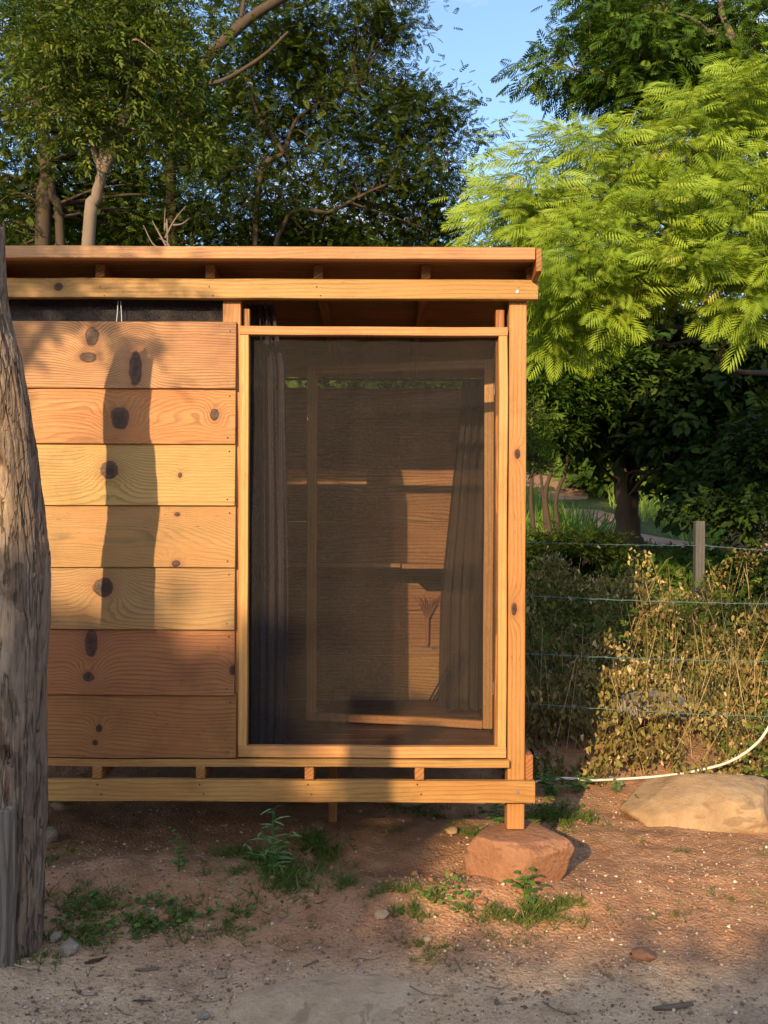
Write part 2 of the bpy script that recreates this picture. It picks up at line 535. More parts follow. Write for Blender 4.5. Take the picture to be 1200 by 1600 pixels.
def peb():
    t = NT('pebble')
    c = t.ramp(t.attr('tone'), [(0.0, (0.16, 0.10, 0.065)), (0.45, (0.30, 0.20, 0.13)), (0.75, (0.44, 0.33, 0.23)), (1.0, (0.70, 0.60, 0.48))])
    return t.done(c, 0.9, None, 0.2)


M_PEB = peb()


def groundmat():
    t = NT('earth')
    P = t.coord('Object')
    x, y, z = t.xyz(P)
    n1 = t.noise(P, 0.9, 4, 0.6)
    n2 = t.noise(P, 7.0, 6, 0.7)
    n3 = t.noise(P, 60.0, 4, 0.7)
    n4 = t.noise(P, 2.6, 5, 0.65)
    soil = t.ramp(n2, [(0.25, (0.24, 0.118, 0.06)), (0.5, (0.40, 0.205, 0.107)), (0.75, (0.54, 0.31, 0.175))])
    grav = t.ramp(n2, [(0.25, (0.42, 0.28, 0.165)), (0.5, (0.59, 0.41, 0.25)), (0.78, (0.69, 0.51, 0.34))])
    far = t.ramp(n4, [(0.3, (0.03, 0.045, 0.014)), (0.6, (0.07, 0.10, 0.025)), (0.8, (0.12, 0.12, 0.045))])
    edge = t.math('ADD', y, t.math('MULTIPLY', t.math('SUBTRACT', n1, 0.5), 0.8))
    # the trodden grey gravel lies in front, a little deeper on the right
    edge = t.math('ADD', edge, t.math('MULTIPLY', x, 0.06))
    c = t.mix(t.smooth(edge, -0.95, -0.35), grav, soil)
    lit = t.noise(P, 28.0, 5, 0.75)
    c = t.mix(t.smooth(lit, 0.52, 0.72, 0, 0.55), c, (0.085, 0.055, 0.038))
    c = t.mix(t.smooth(n3, 0.58, 0.8, 0, 0.55), c, (0.44, 0.35, 0.27))
    patch = t.noise(t.mul(P, (1.6, 2.4, 1)), 1.0, 3, 0.6)
    c = t.mix(t.smooth(patch, 0.56, 0.68, 0, 0.4), c, (0.12, 0.08, 0.055))
    c = t.mix(t.smooth(edge, 1.7, 3.0), c, far)
    n5 = t.noise(P, 170.0, 3, 0.75)
    c = t.mix(t.smooth(n5, 0.30, 0.48, 0.75, 0), c, (0.10, 0.06, 0.04))
    c = t.mix(t.smooth(n5, 0.57, 0.70, 0, 0.75), c, (0.52, 0.42, 0.32))
    vd, vc = t.vor(P, 60.0)
    h = t.math('ADD', t.math('ADD', n2, t.math('MULTIPLY', n3, 0.6)), t.math('MULTIPLY', vd, -0.7))
    h = t.math('ADD', h, t.math('MULTIPLY', n5, 0.3))
    return t.done(c, 0.95, t.bump(h, 0.8, 0.013), 0.1)


M_EARTH = groundmat()
M_PATH = rockmat('path_dust', (0.26, 0.15, 0.10), (0.36, 0.21, 0.14), (0.42, 0.28, 0.19), 3)


def clothmat(name, col, cover, scale=420.0, wrinkle=0.6, transl=0.3):
    """woven shade cloth: threads of real colour, the holes between them open"""
    t = NT(name)
    P = t.coord('Object')
    x, y, z = t.xyz(P)
    n = t.noise(t.mul(P, (70, 70, 520)), 1.0, 3, 0.7)
    n_ = t.noise(t.mul(P, (520, 520, 70)), 1.0, 3, 0.7)
    big = t.noise(P, 3.0, 4, 0.6)
    w = t.math('ADD', t.math('MULTIPLY', n, 0.5), t.math('MULTIPLY', n_, 0.5))
    c = t.mix(t.smooth(w, 0.35, 0.65), tuple(v * 0.5 for v in col), tuple(v * 1.6 for v in col))
    c = t.mix(t.smooth(big, 0.45, 0.75, 0, 0.4), c, tuple(v * 1.9 for v in col))
    t.done(c, 0.75, t.bump(w, 0.4, 0.002), 0.3)
    tl = t.n.new('ShaderNodeBsdfTranslucent')
    t.l.new(c, tl.inputs[0])
    m1 = t.n.new('ShaderNodeMixShader'); m1.inputs[0].default_value = transl
    t.l.new(t.b.outputs[0], m1.inputs[1]); t.l.new(tl.outputs[0], m1.inputs[2])
    tp = t.n.new('ShaderNodeBsdfTransparent')
    m2 = t.n.new('ShaderNodeMixShader')
    cov = t.math('ADD', cover * 0.6, t.math('MULTIPLY', t.smooth(w, 0.38, 0.62), cover * 0.8), clamp=True)
    t.l.new(cov, m2.inputs[0])
    t.l.new(tp.outputs[0], m2.inputs[1]); t.l.new(m1.outputs[0], m2.inputs[2])
    t.l.new(m2.outputs[0], t.out.inputs[0])
    return t.m


M_MESH = clothmat('brown_shade_cloth', (0.030, 0.025, 0.022), 0.36, transl=0.15)
M_MESHD = clothmat('door_mosquito_mesh', (0.05, 0.04, 0.033), 0.10)
M_CURT = clothmat('black_drape', (0.030, 0.024, 0.026), 0.93, transl=0.15)
M_CURTP = clothmat('plum_grey_drape', (0.050, 0.036, 0.046), 0.95, transl=0.2)


# ------------------------------------------------------------------ mesh builders
def lumber(name, p0, p1, w, t, mat, parent, up=(0, 0, 1), bev=0.0025, segs=None, jit=0.0012, sheen=None):
    """a sawn piece from p0 to p1; w = size along the up side, t = thickness"""
    p0, p1 = Vector(p0), Vector(p1)
    d = p1 - p0
    L = d.length
    X = d.normalized()
    U = Vector(up)
    Yv = U.cross(X).normalized()
    Z = X.cross(Yv).normalized()
    M = Matrix((X, Yv, Z)).transposed().to_4x4()
    M.translation = (p0 + p1) / 2
    n = segs or max(2, int(L / 0.25))
    b = min(bev, w * 0.2, t * 0.2)
    hy, hz_ = t / 2, w / 2
    prof = np.array([(-hy + b, -hz_), (hy - b, -hz_), (hy, -hz_ + b), (hy, hz_ - b), (hy - b, hz_), (-hy + b, hz_), (-hy, hz_ - b), (-hy, -hz_ + b)])
    xs = [-L / 2] + list(np.linspace(-L / 2 + b, L / 2 - b, n + 1)) + [L / 2]
    V = []
    for i, xx in enumerate(xs):
        e = i in (0, len(xs) - 1)
        q = prof.copy()
        if e: q = np.sign(q) * (np.abs(q) - b * 0.8)
        oy, oz = RNG.normal(0, jit, 2)
        if e: oy = oz = 0
        for a in q: V.append((xx, a[0] + oy, a[1] + oz))
    Fq = []
    for i in range(len(xs) - 1):
        for k in range(8):
            a, b2 = i * 8 + k, i * 8 + (k + 1) % 8
            Fq.append((a, b2, b2 + 8, a + 8))
    me = bpy.data.meshes.new(name)
    last = (len(xs) - 1) * 8
    me.from_pydata(V, [], Fq + [tuple(range(7, -1, -1)), tuple(range(last, last + 8))])
    me.update()
    return put(name, me, mat, parent, M)


def tube_arrays(pts, rads, sides=8, cap=True):
    pts = np.array([list(p) for p in pts], float)
    n = len(pts)
    T = np.gradient(pts, axis=0)
    T /= np.maximum(np.linalg.norm(T, axis=1, keepdims=True), 1e-9)
    ref = np.array([0.13, 1.0, 0.07]) if abs(T[0][1]) < 0.9 else np.array([1.0, 0.1, 0.0])
    A = np.cross(T, ref); A /= np.linalg.norm(A, axis=1, keepdims=True)
    B = np.cross(T, A)
    th = np.linspace(0, 2 * PI, sides, endpoint=False)
    r = np.array(rads, float).reshape(n, 1, 1)
    V = pts[:, None, :] + r * (np.cos(th)[None, :, None] * A[:, None, :] + np.sin(th)[None, :, None] * B[:, None, :])
    V = V.reshape(-1, 3)
    Fc = []
    for i in range(n - 1):
        for k in range(sides):
            a, b = i * sides + k, i * sides + (k + 1) % sides
            Fc.append((a, b, b + sides, a + sides))
    return V, np.array(Fc, dtype=np.int32)


def spline(pts, n):
    P = [Vector(p) for p in pts]
    P = [P[0] * 2 - P[1]] + P + [P[-1] * 2 - P[-2]]
    out = []
    m = len(P) - 3
    for j in range(n):
        s = j / (n - 1) * m
        i = min(int(s), m - 1); t = s - i
        a, b, c, d = P[i:i + 4]
        out.append(0.5 * ((2 * b) + (c - a) * t + (2 * a - 5 * b + 4 * c - d) * t * t + (3 * b - a - 3 * c + d) * t ** 3))
    return out


class Bag:
    def __init__(s): s.v, s.f, s.t, s.n = [], [], [], 0

    def add(s, V, Fc, tone=None):
        s.v.append(V); s.f.append(np.asarray(Fc) + s.n); s.n += len(V)
        s.t.append(np.full(len(V), 0.5) if tone is None else np.broadcast_to(tone, (len(V),)))

    def tube(s, pts, rads, sides=6, tone=None):
        V, Fc = tube_arrays(pts, rads, sides); s.add(V, Fc, tone)

    def mesh(s, name, smooth=False):
        return mesh_np(name, np.concatenate(s.v), np.concatenate(s.f), smooth, np.concatenate(s.t))


def local(me, loc):
    me.transform(Matrix.Translation(-Vector(loc)))
    return me


def put_at(name, me, mat, loc, parent=None):
    """mesh given in world coordinates, origin moved to loc"""
    return put(name, local(me, loc), mat, parent, Matrix.Translation(Vector(loc)))


# ---- leaf templates: local x = along the leaf, y = across, z = its upper side; quads only
def t_feather(pairs=10, pin=0.34, w=0.075, ang=58, droop=0.5, jag=0):
    V, Fc = [], []
    for i in range(pairs):
        u = (i + 0.7) / pairs
        ln = pin * (0.55 + 0.9 * math.sin(PI * min(1, u * 0.85 + 0.12)) ** 0.8) * 0.85
        a = math.radians(ang - 30 * u)
        for sg in (-1, 1):
            bx, by, bz = u * 1.0, 0.0, -0.20 * u * u
            dx, dy = math.cos(a), sg * math.sin(a)
            qx, qy = -dy, dx
            k = len(V)
            for (s_, o_) in ((0.0, 0.0), (0.45, w / 2), (1.0, 0.0), (0.45, -w / 2)):
                V.append((bx + dx * ln * s_ + qx * o_, by + dy * ln * s_ + qy * o_, bz - droop * (ln * s_) ** 2 * 2.2))
            Fc.append((k, k + 1, k + 2, k + 3))
    return np.array(V), np.array(Fc)


def t_ovate(w=0.42, fold=0.10, curl=0.15):
    V = [(0, 0, 0), (0.33, w * 0.46, fold), (0.75, w * 0.36, fold * 0.8 - curl * 0.5), (1, 0, -curl), (0.75, -w * 0.36, fold * 0.8 - curl * 0.5), (0.33, -w * 0.46, fold), (0.5, 0, -0.02)]
    Fc = [(0, 6, 2, 1), (6, 3, 2, 2), (0, 5, 4, 6), (6, 4, 3, 3)]
    Fc = [(0, 6, 2, 1), (0, 5, 4, 6)]
    V2 = V
    return np.array(V2), np.array([(0, 6, 2, 1), (0, 5, 4, 6), (6, 4, 3, 2)])


def t_sprig(n=7, leaf=0.38, w=0.4, seed=1, spread=65):
    r = np.random.default_rng(seed)
    V, Fc = [], []
    bv, bf = t_ovate(w)
    for i in range(n):
        u = (i + 0.4) / n
        a = math.radians((spread - 35 * u) * (1 if i % 2 else -1)) if i < n - 1 else 0
        tilt = r.uniform(-0.6, 0.4)
        Rz = Matrix.Rotation(a, 3, 'Z') @ Matrix.Rotation(tilt, 3, 'Y') @ Matrix.Rotation(r.uniform(-0.7, 0.7), 3, 'X')
        q = np.array([list(Rz @ Vector(v * leaf)) for v in bv]) + np.array([u * 0.8, 0, -0.15 * u * u])
        k = sum(len(x) for x in V)
        V.append(q); Fc.append(bf + k)
    return np.concatenate(V), np.concatenate(Fc)


def scatter(tmpl, pos, d, nrm, size, tone, wob=0.0):
    """place the template at every pos; d = leaf direction, nrm = rough normal"""
    TV, TF = tmpl
    N = len(pos)
    d = d / np.maximum(np.linalg.norm(d, axis=1, keepdims=True), 1e-9)
    s = np.cross(nrm, d); s /= np.maximum(np.linalg.norm(s, axis=1, keepdims=True), 1e-9)
    n = np.cross(d, s)
    R = np.stack([d, s, n], axis=2) * np.asarray(size).reshape(N, 1, 1)
    V = np.einsum('nij,tj->nti', R, TV) + pos[:, None, :]
    k = len(TV)
    Fc = (TF[None, :, :] + (np.arange(N) * k)[:, None, None]).reshape(-1, TF.shape[1])
    return V.reshape(-1, 3), Fc, np.repeat(tone, k)


def E(px, py, rx, ry, Y, ry_depth=None):
    """crown lobe given by its place in the picture and its depth"""
    p = WP(px, py, Y)
    k = (Y + DIST) / F
    return (p.x, p.y, p.z, rx * k, ry_depth or rx * k * 0.8, ry * k)


def clusters(lobes, n, rng, shell=0.45):
    w = np.array([l[3] * l[5] for l in lobes]); w /= w.sum()
    idx = rng.choice(len(lobes), n, p=w)
    L = np.array(lobes)[idx]
    v = rng.normal(size=(n, 3)); v /= np.linalg.norm(v, axis=1, keepdims=True)
    r = (shell + (1 - shell) * rng.random(n) ** 0.6)[:, None]
    return L[:, :3] + v * r * L[:, 3:6], v


def crown(lobes, n, per, tmpl, size, spread, rng, droop=0.3, out=0.8, rnd=0.6, shell=0.45, flat=0.5, upn=1.0, tonevar=0.22, face=None, nface=(0, 0, 0)):
    c, v = clusters(lobes, n, rng, shell)
    ct = rng.normal(0.5, 0.16, n)
    m = n * per
    P = np.repeat(c, per, 0) + rng.normal(size=(m, 3)) * np.array([spread, spread, spread * flat])
    O = np.repeat(v, per, 0)
    off = P - np.repeat(c, per, 0)
    off /= np.maximum(np.linalg.norm(off, axis=1, keepdims=True), 1e-6)
    d = O * out * 0.6 + off * out + rng.normal(size=(m, 3)) * rnd
    if face is not None: d = d + np.array(face)
    d[:, 2] = d[:, 2] * 0.6 - droop
    nr = rng.normal(size=(m, 3)) * 0.45 + np.array([0, 0, upn]) + np.array(nface)
    sz = size * rng.uniform(0.65, 1.25, m)
    tn = np.clip(np.repeat(ct, per) + rng.normal(0, tonevar, m), 0, 1)
    V, Fc, T = scatter(tmpl, P, d, nr, sz, tn)
    return V, Fc, T, c


def nearest_on(paths, p):
    best, bp = 1e9, None
    for pts, rads in paths:
        for q, r in zip(pts, rads):
            dd = (q - p).length
            if q.z < p.z + 0.3 and dd < best: best, bp = dd, (q, r)
    if bp is None:
        pts, rads = paths[0]; bp = (pts[-1], rads[-1])
    return bp


def tree(name, label, cat, base, paths, lobes, n, per, tmpl, size, spread, leafm, bark, seed=0, group=None, twigs=60, twig_r=0.012, **kw):
    """trunk and limbs (paths: list of (points, r0, r1)), thin twigs, leaf crown"""
    rng = np.random.default_rng(seed)
    root = empty(name, base, label, cat, group)
    sm = []
    b = Bag()
    for pts, r0, r1 in paths:
        k = max(8, 4 * len(pts))
        sp = spline(pts, k)
        u = np.linspace(0, 1, k)
        rr = r0 + (r1 - r0) * u ** 0.8
        wob = [q + Vector(rng.normal(0, 0.10, 3)) * r * 0.6 for q, r in zip(sp, rr)]
        b.tube(wob, rr * (1 + 0.06 * rng.normal(size=k)), 10)
        sm.append((wob, rr))
    put_at('trunk', b.mesh('trunk', True), bark, base, root)
    V, Fc, T, c = crown(lobes, n, per, tmpl, size, spread, rng, **kw)
    me = mesh_np('crown', V, Fc, False, T)
    o = put_at('crown', me, leafm, base, root)
    if twigs:
        tb = Bag()
        idx = rng.choice(len(c), min(twigs, len(c)), replace=False)
        for i in idx:
            p = Vector(c[i])
            q, r = nearest_on(sm, p)
            mid = (q + p) / 2 + Vector(rng.normal(0, 0.12, 3)) * (p - q).length + Vector((0, 0, 0.08 * (p - q).length))
            sp = spline([q, mid, p], 9)
            r0 = min(r * 0.6, twig_r * (1 + (p - q).length))
            tb.tube(sp, np.linspace(r0, 0.003, 9), 5)
        tag(put_at('twigs', tb.mesh('twigs', True), bark, base, root), kind='stuff')
    return root


def rock(name, label, cat, loc, dims, mat, seed, rot=0.0, sub=4, rough=0.18, group=None, flat=9.0, chunky=0.5):
    import bmesh
    bm = bmesh.new()
    bmesh.ops.create_icosphere(bm, subdivisions=sub, radius=1.0)
    me = bpy.data.meshes.new(name)
    bm.to_mesh(me); bm.free()
    co = np.empty(len(me.vertices) * 3, dtype=np.float32)
    me.vertices.foreach_get('co', co)
    co = co.reshape(-1, 3).astype(float)
    sg = np.sign(co) * np.abs(co) ** (1 - 0.35 * chunky)
    n = fbm(co[:, 0] * 1.4 + seed, co[:, 1] * 1.4, co[:, 2] * 1.4, seed=seed, octv=3)
    n2 = fbm(co[:, 0] * 6 + seed, co[:, 1] * 6, co[:, 2] * 6, seed=seed + 5, octv=3)
    n3 = np.abs(fbm(co[:, 0] * 2.6 + seed, co[:, 1] * 2.6, co[:, 2] * 2.6, seed=seed + 9, octv=3))
    co = sg * (1 + rough * n[:, None] + rough * 0.25 * n2[:, None] - rough * 0.7 * chunky * np.clip(0.22 - n3, 0, 1)[:, None])
    if chunky > 0.25:
        rr_ = np.random.default_rng(seed + 100)
        for _ in range(int(9 + 9 * chunky)):
            pn = rr_.normal(size=3); pn /= np.linalg.norm(pn)
            dd_ = rr_.uniform(0.70, 0.92)
            over = np.maximum(co @ pn - dd_, 0)
            co = co - over[:, None] * pn[None, :] * 0.93
    co[:, 2] = np.where(co[:, 2] > flat, flat + (co[:, 2] - flat) * 0.12, co[:, 2])
    co *= np.array(dims) / 2
    me.vertices.foreach_set('co', co.astype(np.float32).ravel())
    me.polygons.foreach_set('use_smooth', np.ones(len(me.polygons), dtype=bool))
    me.update()
    M = Matrix.Translation(loc) @ Matrix.Rotation(rot, 4, 'Z')
    o = put(name, me, mat, None, M)
    return tag(o, label, cat, group)


# ------------------------------------------------------------------ ground
def axis(lo, hi, dense_lo, dense_hi, step, growth=1.12):
    a = list(np.arange(dense_lo, dense_hi + 1e-6, step))
    s, v = step, dense_hi
    while v < hi:
        s *= growth; v += s; a.append(min(v, hi))
    s, v, pre = step, dense_lo, []
    while v > lo:
        s *= growth; v -= s; pre.append(max(v, lo))
    return np.array(pre[::-1] + a)


gx = axis(-400, 400, -2.2, 3.2, 0.016)
gy = axis(-200, 500, -1.7, 2.0, 0.016)
GX, GY = np.meshgrid(gx, gy)
GZ = height(GX.ravel(), GY.ravel())
near = np.clip(1 - np.abs(GY.ravel()) / 3.0, 0, 1)
GZ = GZ + near * 0.0035 * fbm(GX.ravel() * 30, GY.ravel() * 30, seed=21, octv=2)
V = np.stack([GX.ravel(), GY.ravel(), GZ], 1)
nx, ny = len(gx), len(gy)
ii = (np.arange(ny - 1)[:, None] * nx + np.arange(nx - 1)[None, :]).ravel()
Fg = np.stack([ii, ii + 1, ii + nx + 1, ii + nx], 1)
tag(put('ground', mesh_np('ground', V, Fg, True), M_EARTH), kind='structure')


def ribbon(name, pts, w, mat, lift=0.02, kind='structure'):
    sp = spline([(x, y, 0) for x, y in pts], 60)
    V, Fc = [], []
    for i, p in enumerate(sp):
        q = sp[min(i + 1, 59)] - sp[max(i - 1, 0)]
        s = Vector((q.y, -q.x, 0)).normalized()
        ww = w * (1 + 0.25 * float(vnoise([i * 0.4], [3.3])[0]))
        for j in range(7):
            r = p + s * (j / 6 - 0.5) * ww
            V.append((r.x, r.y, hz(r.x, r.y) + lift - 0.06 * (abs(j - 3) == 3)))
    for i in range(59):
        for j in range(6):
            a = i * 7 + j
            Fc.append((a, a + 1, a + 8, a + 7))
    return tag(put(name, mesh_np(name, np.array(V), np.array(Fc), True), mat), kind=kind)


ribbon('path', [(8.5, 9.5), (6.2, 12.5), (5.2, 15.5), (4.9, 19), (4.6, 24), (3.0, 32)], 1.5, M_PATH)

# ------------------------------------------------------------------ the hut
HO = Vector((-0.95, 0.9, 0.0))
hut = empty('wooden_hut', HO, 'small raised pine hut with plank siding and dark mesh window on stilts', 'hut')
XL = -2.62                                     # left end, out of the picture behind the log
XR = XX(834, 0, 1235)
D = 1.75
z_ = lambda py: ZZ(py, 0)
zb0, zb1 = z_(1250), z_(1216.5)                # lower beam
zj = z_(1197)                                  # underside of the floor
zf = z_(1185.5)                                # floor level
zt0, zt1 = z_(470.5), z_(440.5)                # upper beam

# siding boards: edges in the picture
EDGE = [505, 610, 696, 792, 888, 985, 1086.5, 1184]
XBR = [370, 369, 368.5, 369, 368, 367.5, 370]
CX = (XL + XX(369, 0)) / 2


def kn(px, py, rx, rz, pull, row):
    """knot position: picture -> board local coordinates"""
    p = WP(px, py, 0)
    x1 = XX(XBR[row], 0, py)
    c = (XL + x1) / 2
    zc = (z_(EDGE[row]) + z_(EDGE[row + 1])) / 2
    return (p.x - c, p.z - zc, rx * 0.003, rz * 0.003, pull)


KN = [
    [kn(146, 527, 9, 14, 0.05, 0), kn(214, 576, 9, 26, -0.05, 0), kn(140, 560, 12, 7, 0.03, 0)],
    [kn(190, 656, 13, 16, 0.075, 1), kn(337, 651, 6, 8, 0.055, 1)],
    [kn(173, 738, 13, 13, -0.085, 2), kn(283, 745, 3, 4, 0.02, 2)],
    [kn(277, 883, 6, 5, 0.05, 3), kn(278, 806, 4, 3, 0.02, 3)],
    [kn(163, 920, 14, 13, -0.085, 4)],
    [kn(144, 1006, 9, 19, 0.05, 5), kn(141, 1059, 8, 7, 0.06, 5), kn(365, 1048, 5, 7, 0.04, 5)],
    [kn(157, 1139, 5, 6, 0.05, 6), kn(151, 1161, 4, 4, 0.035, 6)],
]
BC = [
    ((0.43, 0.23, 0.085), (0.20, 0.085, 0.03), (0.33, 0.13, 0.055), 0.6, 78, 0.75, 0.025, 0.3),
    ((0.47, 0.215, 0.072), (0.27, 0.085, 0.026), (0.50, 0.16, 0.045), 0.9, 62, 0.6, 0.08, 0.9),
    ((0.50, 0.285, 0.092), (0.26, 0.165, 0.045), (0.6, 0.28, 0.09), 0.45, 62, 0.65, 0.04, 0.5),
    ((0.50, 0.275, 0.088), (0.27, 0.175, 0.05), (0.52, 0.23, 0.07), 0.5, 75, 0.55, 0.08, 1.0),
    ((0.42, 0.25, 0.09), (0.25, 0.125, 0.042), (0.44, 0.19, 0.065), 0.4, 62, 0.65, 0.04, 0.2),
    ((0.41, 0.19, 0.062), (0.21, 0.08, 0.024), (0.36, 0.13, 0.04), 0.7, 55, 0.55, 0.04, 0.6),
    ((0.37, 0.165, 0.054), (0.19, 0.065, 0.02), (0.32, 0.11, 0.035), 0.7, 55, 0.5, 0.03, 1.0),
]
nail_me = None


def disc(name, r, t=0.003, seg=10):
    V, Fc = [], []
    for i in range(seg):
        a = 2 * PI * i / seg
        V += [(r * math.cos(a), 0, r * math.sin(a)), (r * 0.8 * math.cos(a), -t, r * 0.8 * math.sin(a))]
    for i in range(seg):
        j = (i + 1) % seg
        Fc.append((2 * i, 2 * j, 2 * j + 1, 2 * i + 1))
    me = bpy.data.meshes.new(name)
    me.from_pydata(V, [], Fc + [tuple(2 * i + 1 for i in range(seg))])
    me.update()
    return me


NAIL = disc('nail', 0.0042, 0.0015)
NAIL.materials.append(M_NAIL)
BOLT = disc('bolt_head', 0.0095, 0.006, 12)
BOLT.materials.append(M_STEEL)
for r in range(7):
    z1, z0 = z_(EDGE[r]) + (0.012 if r else 0), z_(EDGE[r + 1])
    x1 = XX(XBR[r], 0, EDGE[r] + 50)
    L_, D_, R_, rn, fq, ls, wp, stk = BC[r]
    m = wood('pine_board_grain_' + 'abcdefg'[r], L_, D_, KN[r], R_, seed=r * 1.37 + 0.6, freq=fq, warp=wp, line=ls, redness=rn, streaks=stk, slant=(0.02, -0.05, 0.01, 0.12, 0.02, -0.03, 0.02)[r], shift=False)
    sl = lumber('siding_board', (XL, -0.013, (z0 + z1) / 2), (x1, -0.013, (z0 + z1) / 2), z1 - z0, 0.018, m, hut, bev=0.002)
    # lap: the foot of each board stands proud of the one below
    Mw = WM[sl.name]
    Mw = Mw @ Matrix.Rotation(-0.05 if sl.matrix_basis[1][1] > 0 else 0.05, 4, 'X')
    sl.matrix_basis = Matrix.Translation(-HO) @ Mw
    WM[sl.name] = Mw
    for (nx_, nz_) in ((x1 - 0.035, z0 + 0.03), (x1 - 0.028, z1 - 0.045)):
        f = (nz_ - (z0 + z1) / 2) / ((z1 - z0) / 2)
        put('nail', NAIL, None, sl, Matrix.Translation((nx_, -0.0225 + 0.0072 * f, nz_)))

# posts
lumber('post', (XX(361.5, 0, 700), 0.045, zf + 0.002), (XX(361.5, 0, 700), 0.045, zt1 - 0.002), XX(375.5, 0) - XX(347.5, 0), 0.088, M_LUM, hut, up=(1, 0, 0))
xp0, xp1 = XX(794.5, 0, 880), XX(821.5, 0, 880)
mpost = wood('pine_post_grain', (0.50, 0.26, 0.09), (0.30, 0.125, 0.036),
             [(ZZ(708, 0) - (0.20 + zt1) / 2, 0.0, 0.022, 0.012, 0.03), (ZZ(950, 0) - (0.20 + zt1) / 2, -0.012, 0.03, 0.012, 0.035)],
             (0.52, 0.20, 0.065), seed=4.4, freq=55, warp=0.008, line=0.45, redness=0.6, shift=False)
ztop_rock = 0.20
pst = lumber('post', ((xp0 + xp1) / 2 - 0.001, 0.046, ztop_rock), ((xp0 + xp1) / 2, 0.046, zt1 - 0.002), xp1 - xp0, 0.092, mpost, hut, up=(1, 0, 0))
for (bx, by) in ((XL + 0.05, 0.045), (XL + 0.05, D + 0.05), ((xp0 + xp1) / 2, D + 0.05), (-1.0, D + 0.05)):
    zz = min(0.1, hz(bx, by)) - 0.01
    lumber('post', (bx, by, zz), (bx, by, 2.60), 0.088, 0.088, M_LUM, hut, up=(1, 0, 0))
# front beams
mbt = wood('pine_top_beam_grain', (0.52, 0.29, 0.105), (0.28, 0.15, 0.045),
           [(XX(94, 0) - (XL + XR) / 2, 0.003, 0.019, 0.016, 0.03)], (0.55, 0.26, 0.09), seed=2.2, freq=50, warp=0.02, line=0.5, shift=False)
top = lumber('beam', (XL, -0.0235, (zt0 + zt1) / 2), (XR + 0.004, -0.0235, (zt0 + zt1) / 2), zt1 - zt0, 0.042, mbt, hut)
bot = lumber('beam', (XL, -0.0235, (zb0 + zb1) / 2), (XR, -0.0235, (zb0 + zb1) / 2), zb1 - zb0, 0.042, M_LUM, hut)
for bm_, py in ((top, 456), (bot, 1237)):
    p = WP(808, py, -0.045)
    put('bolt_head', BOLT, None, bm_, Matrix.Translation((p.x, -0.0445, p.z)))
for px in (-5, 155, 160, 315, 330, 484, 498, 655, 665):
    for k_, (bm_, py) in enumerate(((top, 448), (top, 462), (bot, 1226), (bot, 1241))):
        if (px in (160, 330, 498, 665)) == (k_ < 2):
            p = WP(px + (3 if k_ % 2 else -3), py, -0.0447)
            put('nail', NAIL, None, bm_, Matrix.Translation((p.x, -0.0444, p.z)))
# rear and side beams
lumber('beam', (XL, D + 0.02, (zb0 + zb1) / 2), (XR, D + 0.02, (zb0 + zb1) / 2), 0.10, 0.042, M_LUM, hut)
lumber('beam', (XL, D + 0.025, 2.50), (XR, D + 0.025, 2.50), 0.09, 0.042, M_LUM, hut)
sb0, sb1 = ZZ(1217, 0) + 0.002, ZZ(1178, 0)
lumber('side_beam', (xp1 + 0.018, -0.02, (sb0 + sb1) / 2), (xp1 + 0.018, D + 0.05, (sb0 + sb1) / 2), sb1 - sb0, 0.034, M_LUMD, hut)
# joists
for i, px in enumerate((-160, -5, 155, 315, 484, 655)):
    xx = XX(px, 0, 1207)
    lumber('joist', (xx, -0.036, (zb1 + zj) / 2 + 0.001), (xx, D, (zb1 + zj) / 2 + 0.001), zj - zb1 - 0.002, 0.043, M_LUMD, hut, bev=0.003)
# floor planks: the front one is the pale ledge
ledge = lumber('floor_plank', (XL, -0.004, (zj + zf) / 2), (XX(795, 0, 1190), -0.004, (zj + zf) / 2), zf - zj, 0.05, M_LUM, hut)
yy = 0.024
while yy < D - 0.03:
    w = min(0.142, D - yy)
    lumber('floor_plank', (XL, yy + w / 2, zf - 0.014 + RNG.normal(0, 0.0008)), (XX(792, 0), yy + w / 2, zf - 0.014), 0.024, w - 0.004, M_FLOOR, hut)
    yy += w
# small block resting on the floor under the window
# rear wall
zb = np.linspace(zf + 0.002, 2.553, 8)
for i in range(7):
    lumber('back_board', (XL, D - 0.01, (zb[i] + zb[i + 1]) / 2), (xp1 - 0.03, D - 0.01, (zb[i] + zb[i + 1]) / 2), zb[i + 1] - zb[i] - 0.0006, 0.018, M_OLD, hut)
# right side wall, flush inside the posts
for i in range(7):
    lumber('side_board', (xp1 - 0.012, 0.094, (zb[i] + zb[i + 1]) / 2), (xp1 - 0.012, D, (zb[i] + zb[i + 1]) / 2), zb[i + 1] - zb[i] - 0.0006, 0.018, M_OLD, hut)
for i in range(7):
    lumber('side_board', (XL + 0.01, 0.094, (zb[i] + zb[i + 1]) / 2), (XL + 0.01, D - 0.02, (zb[i] + zb[i + 1]) / 2), zb[i + 1] - zb[i] - 0.0006, 0.018, M_OLD, hut)

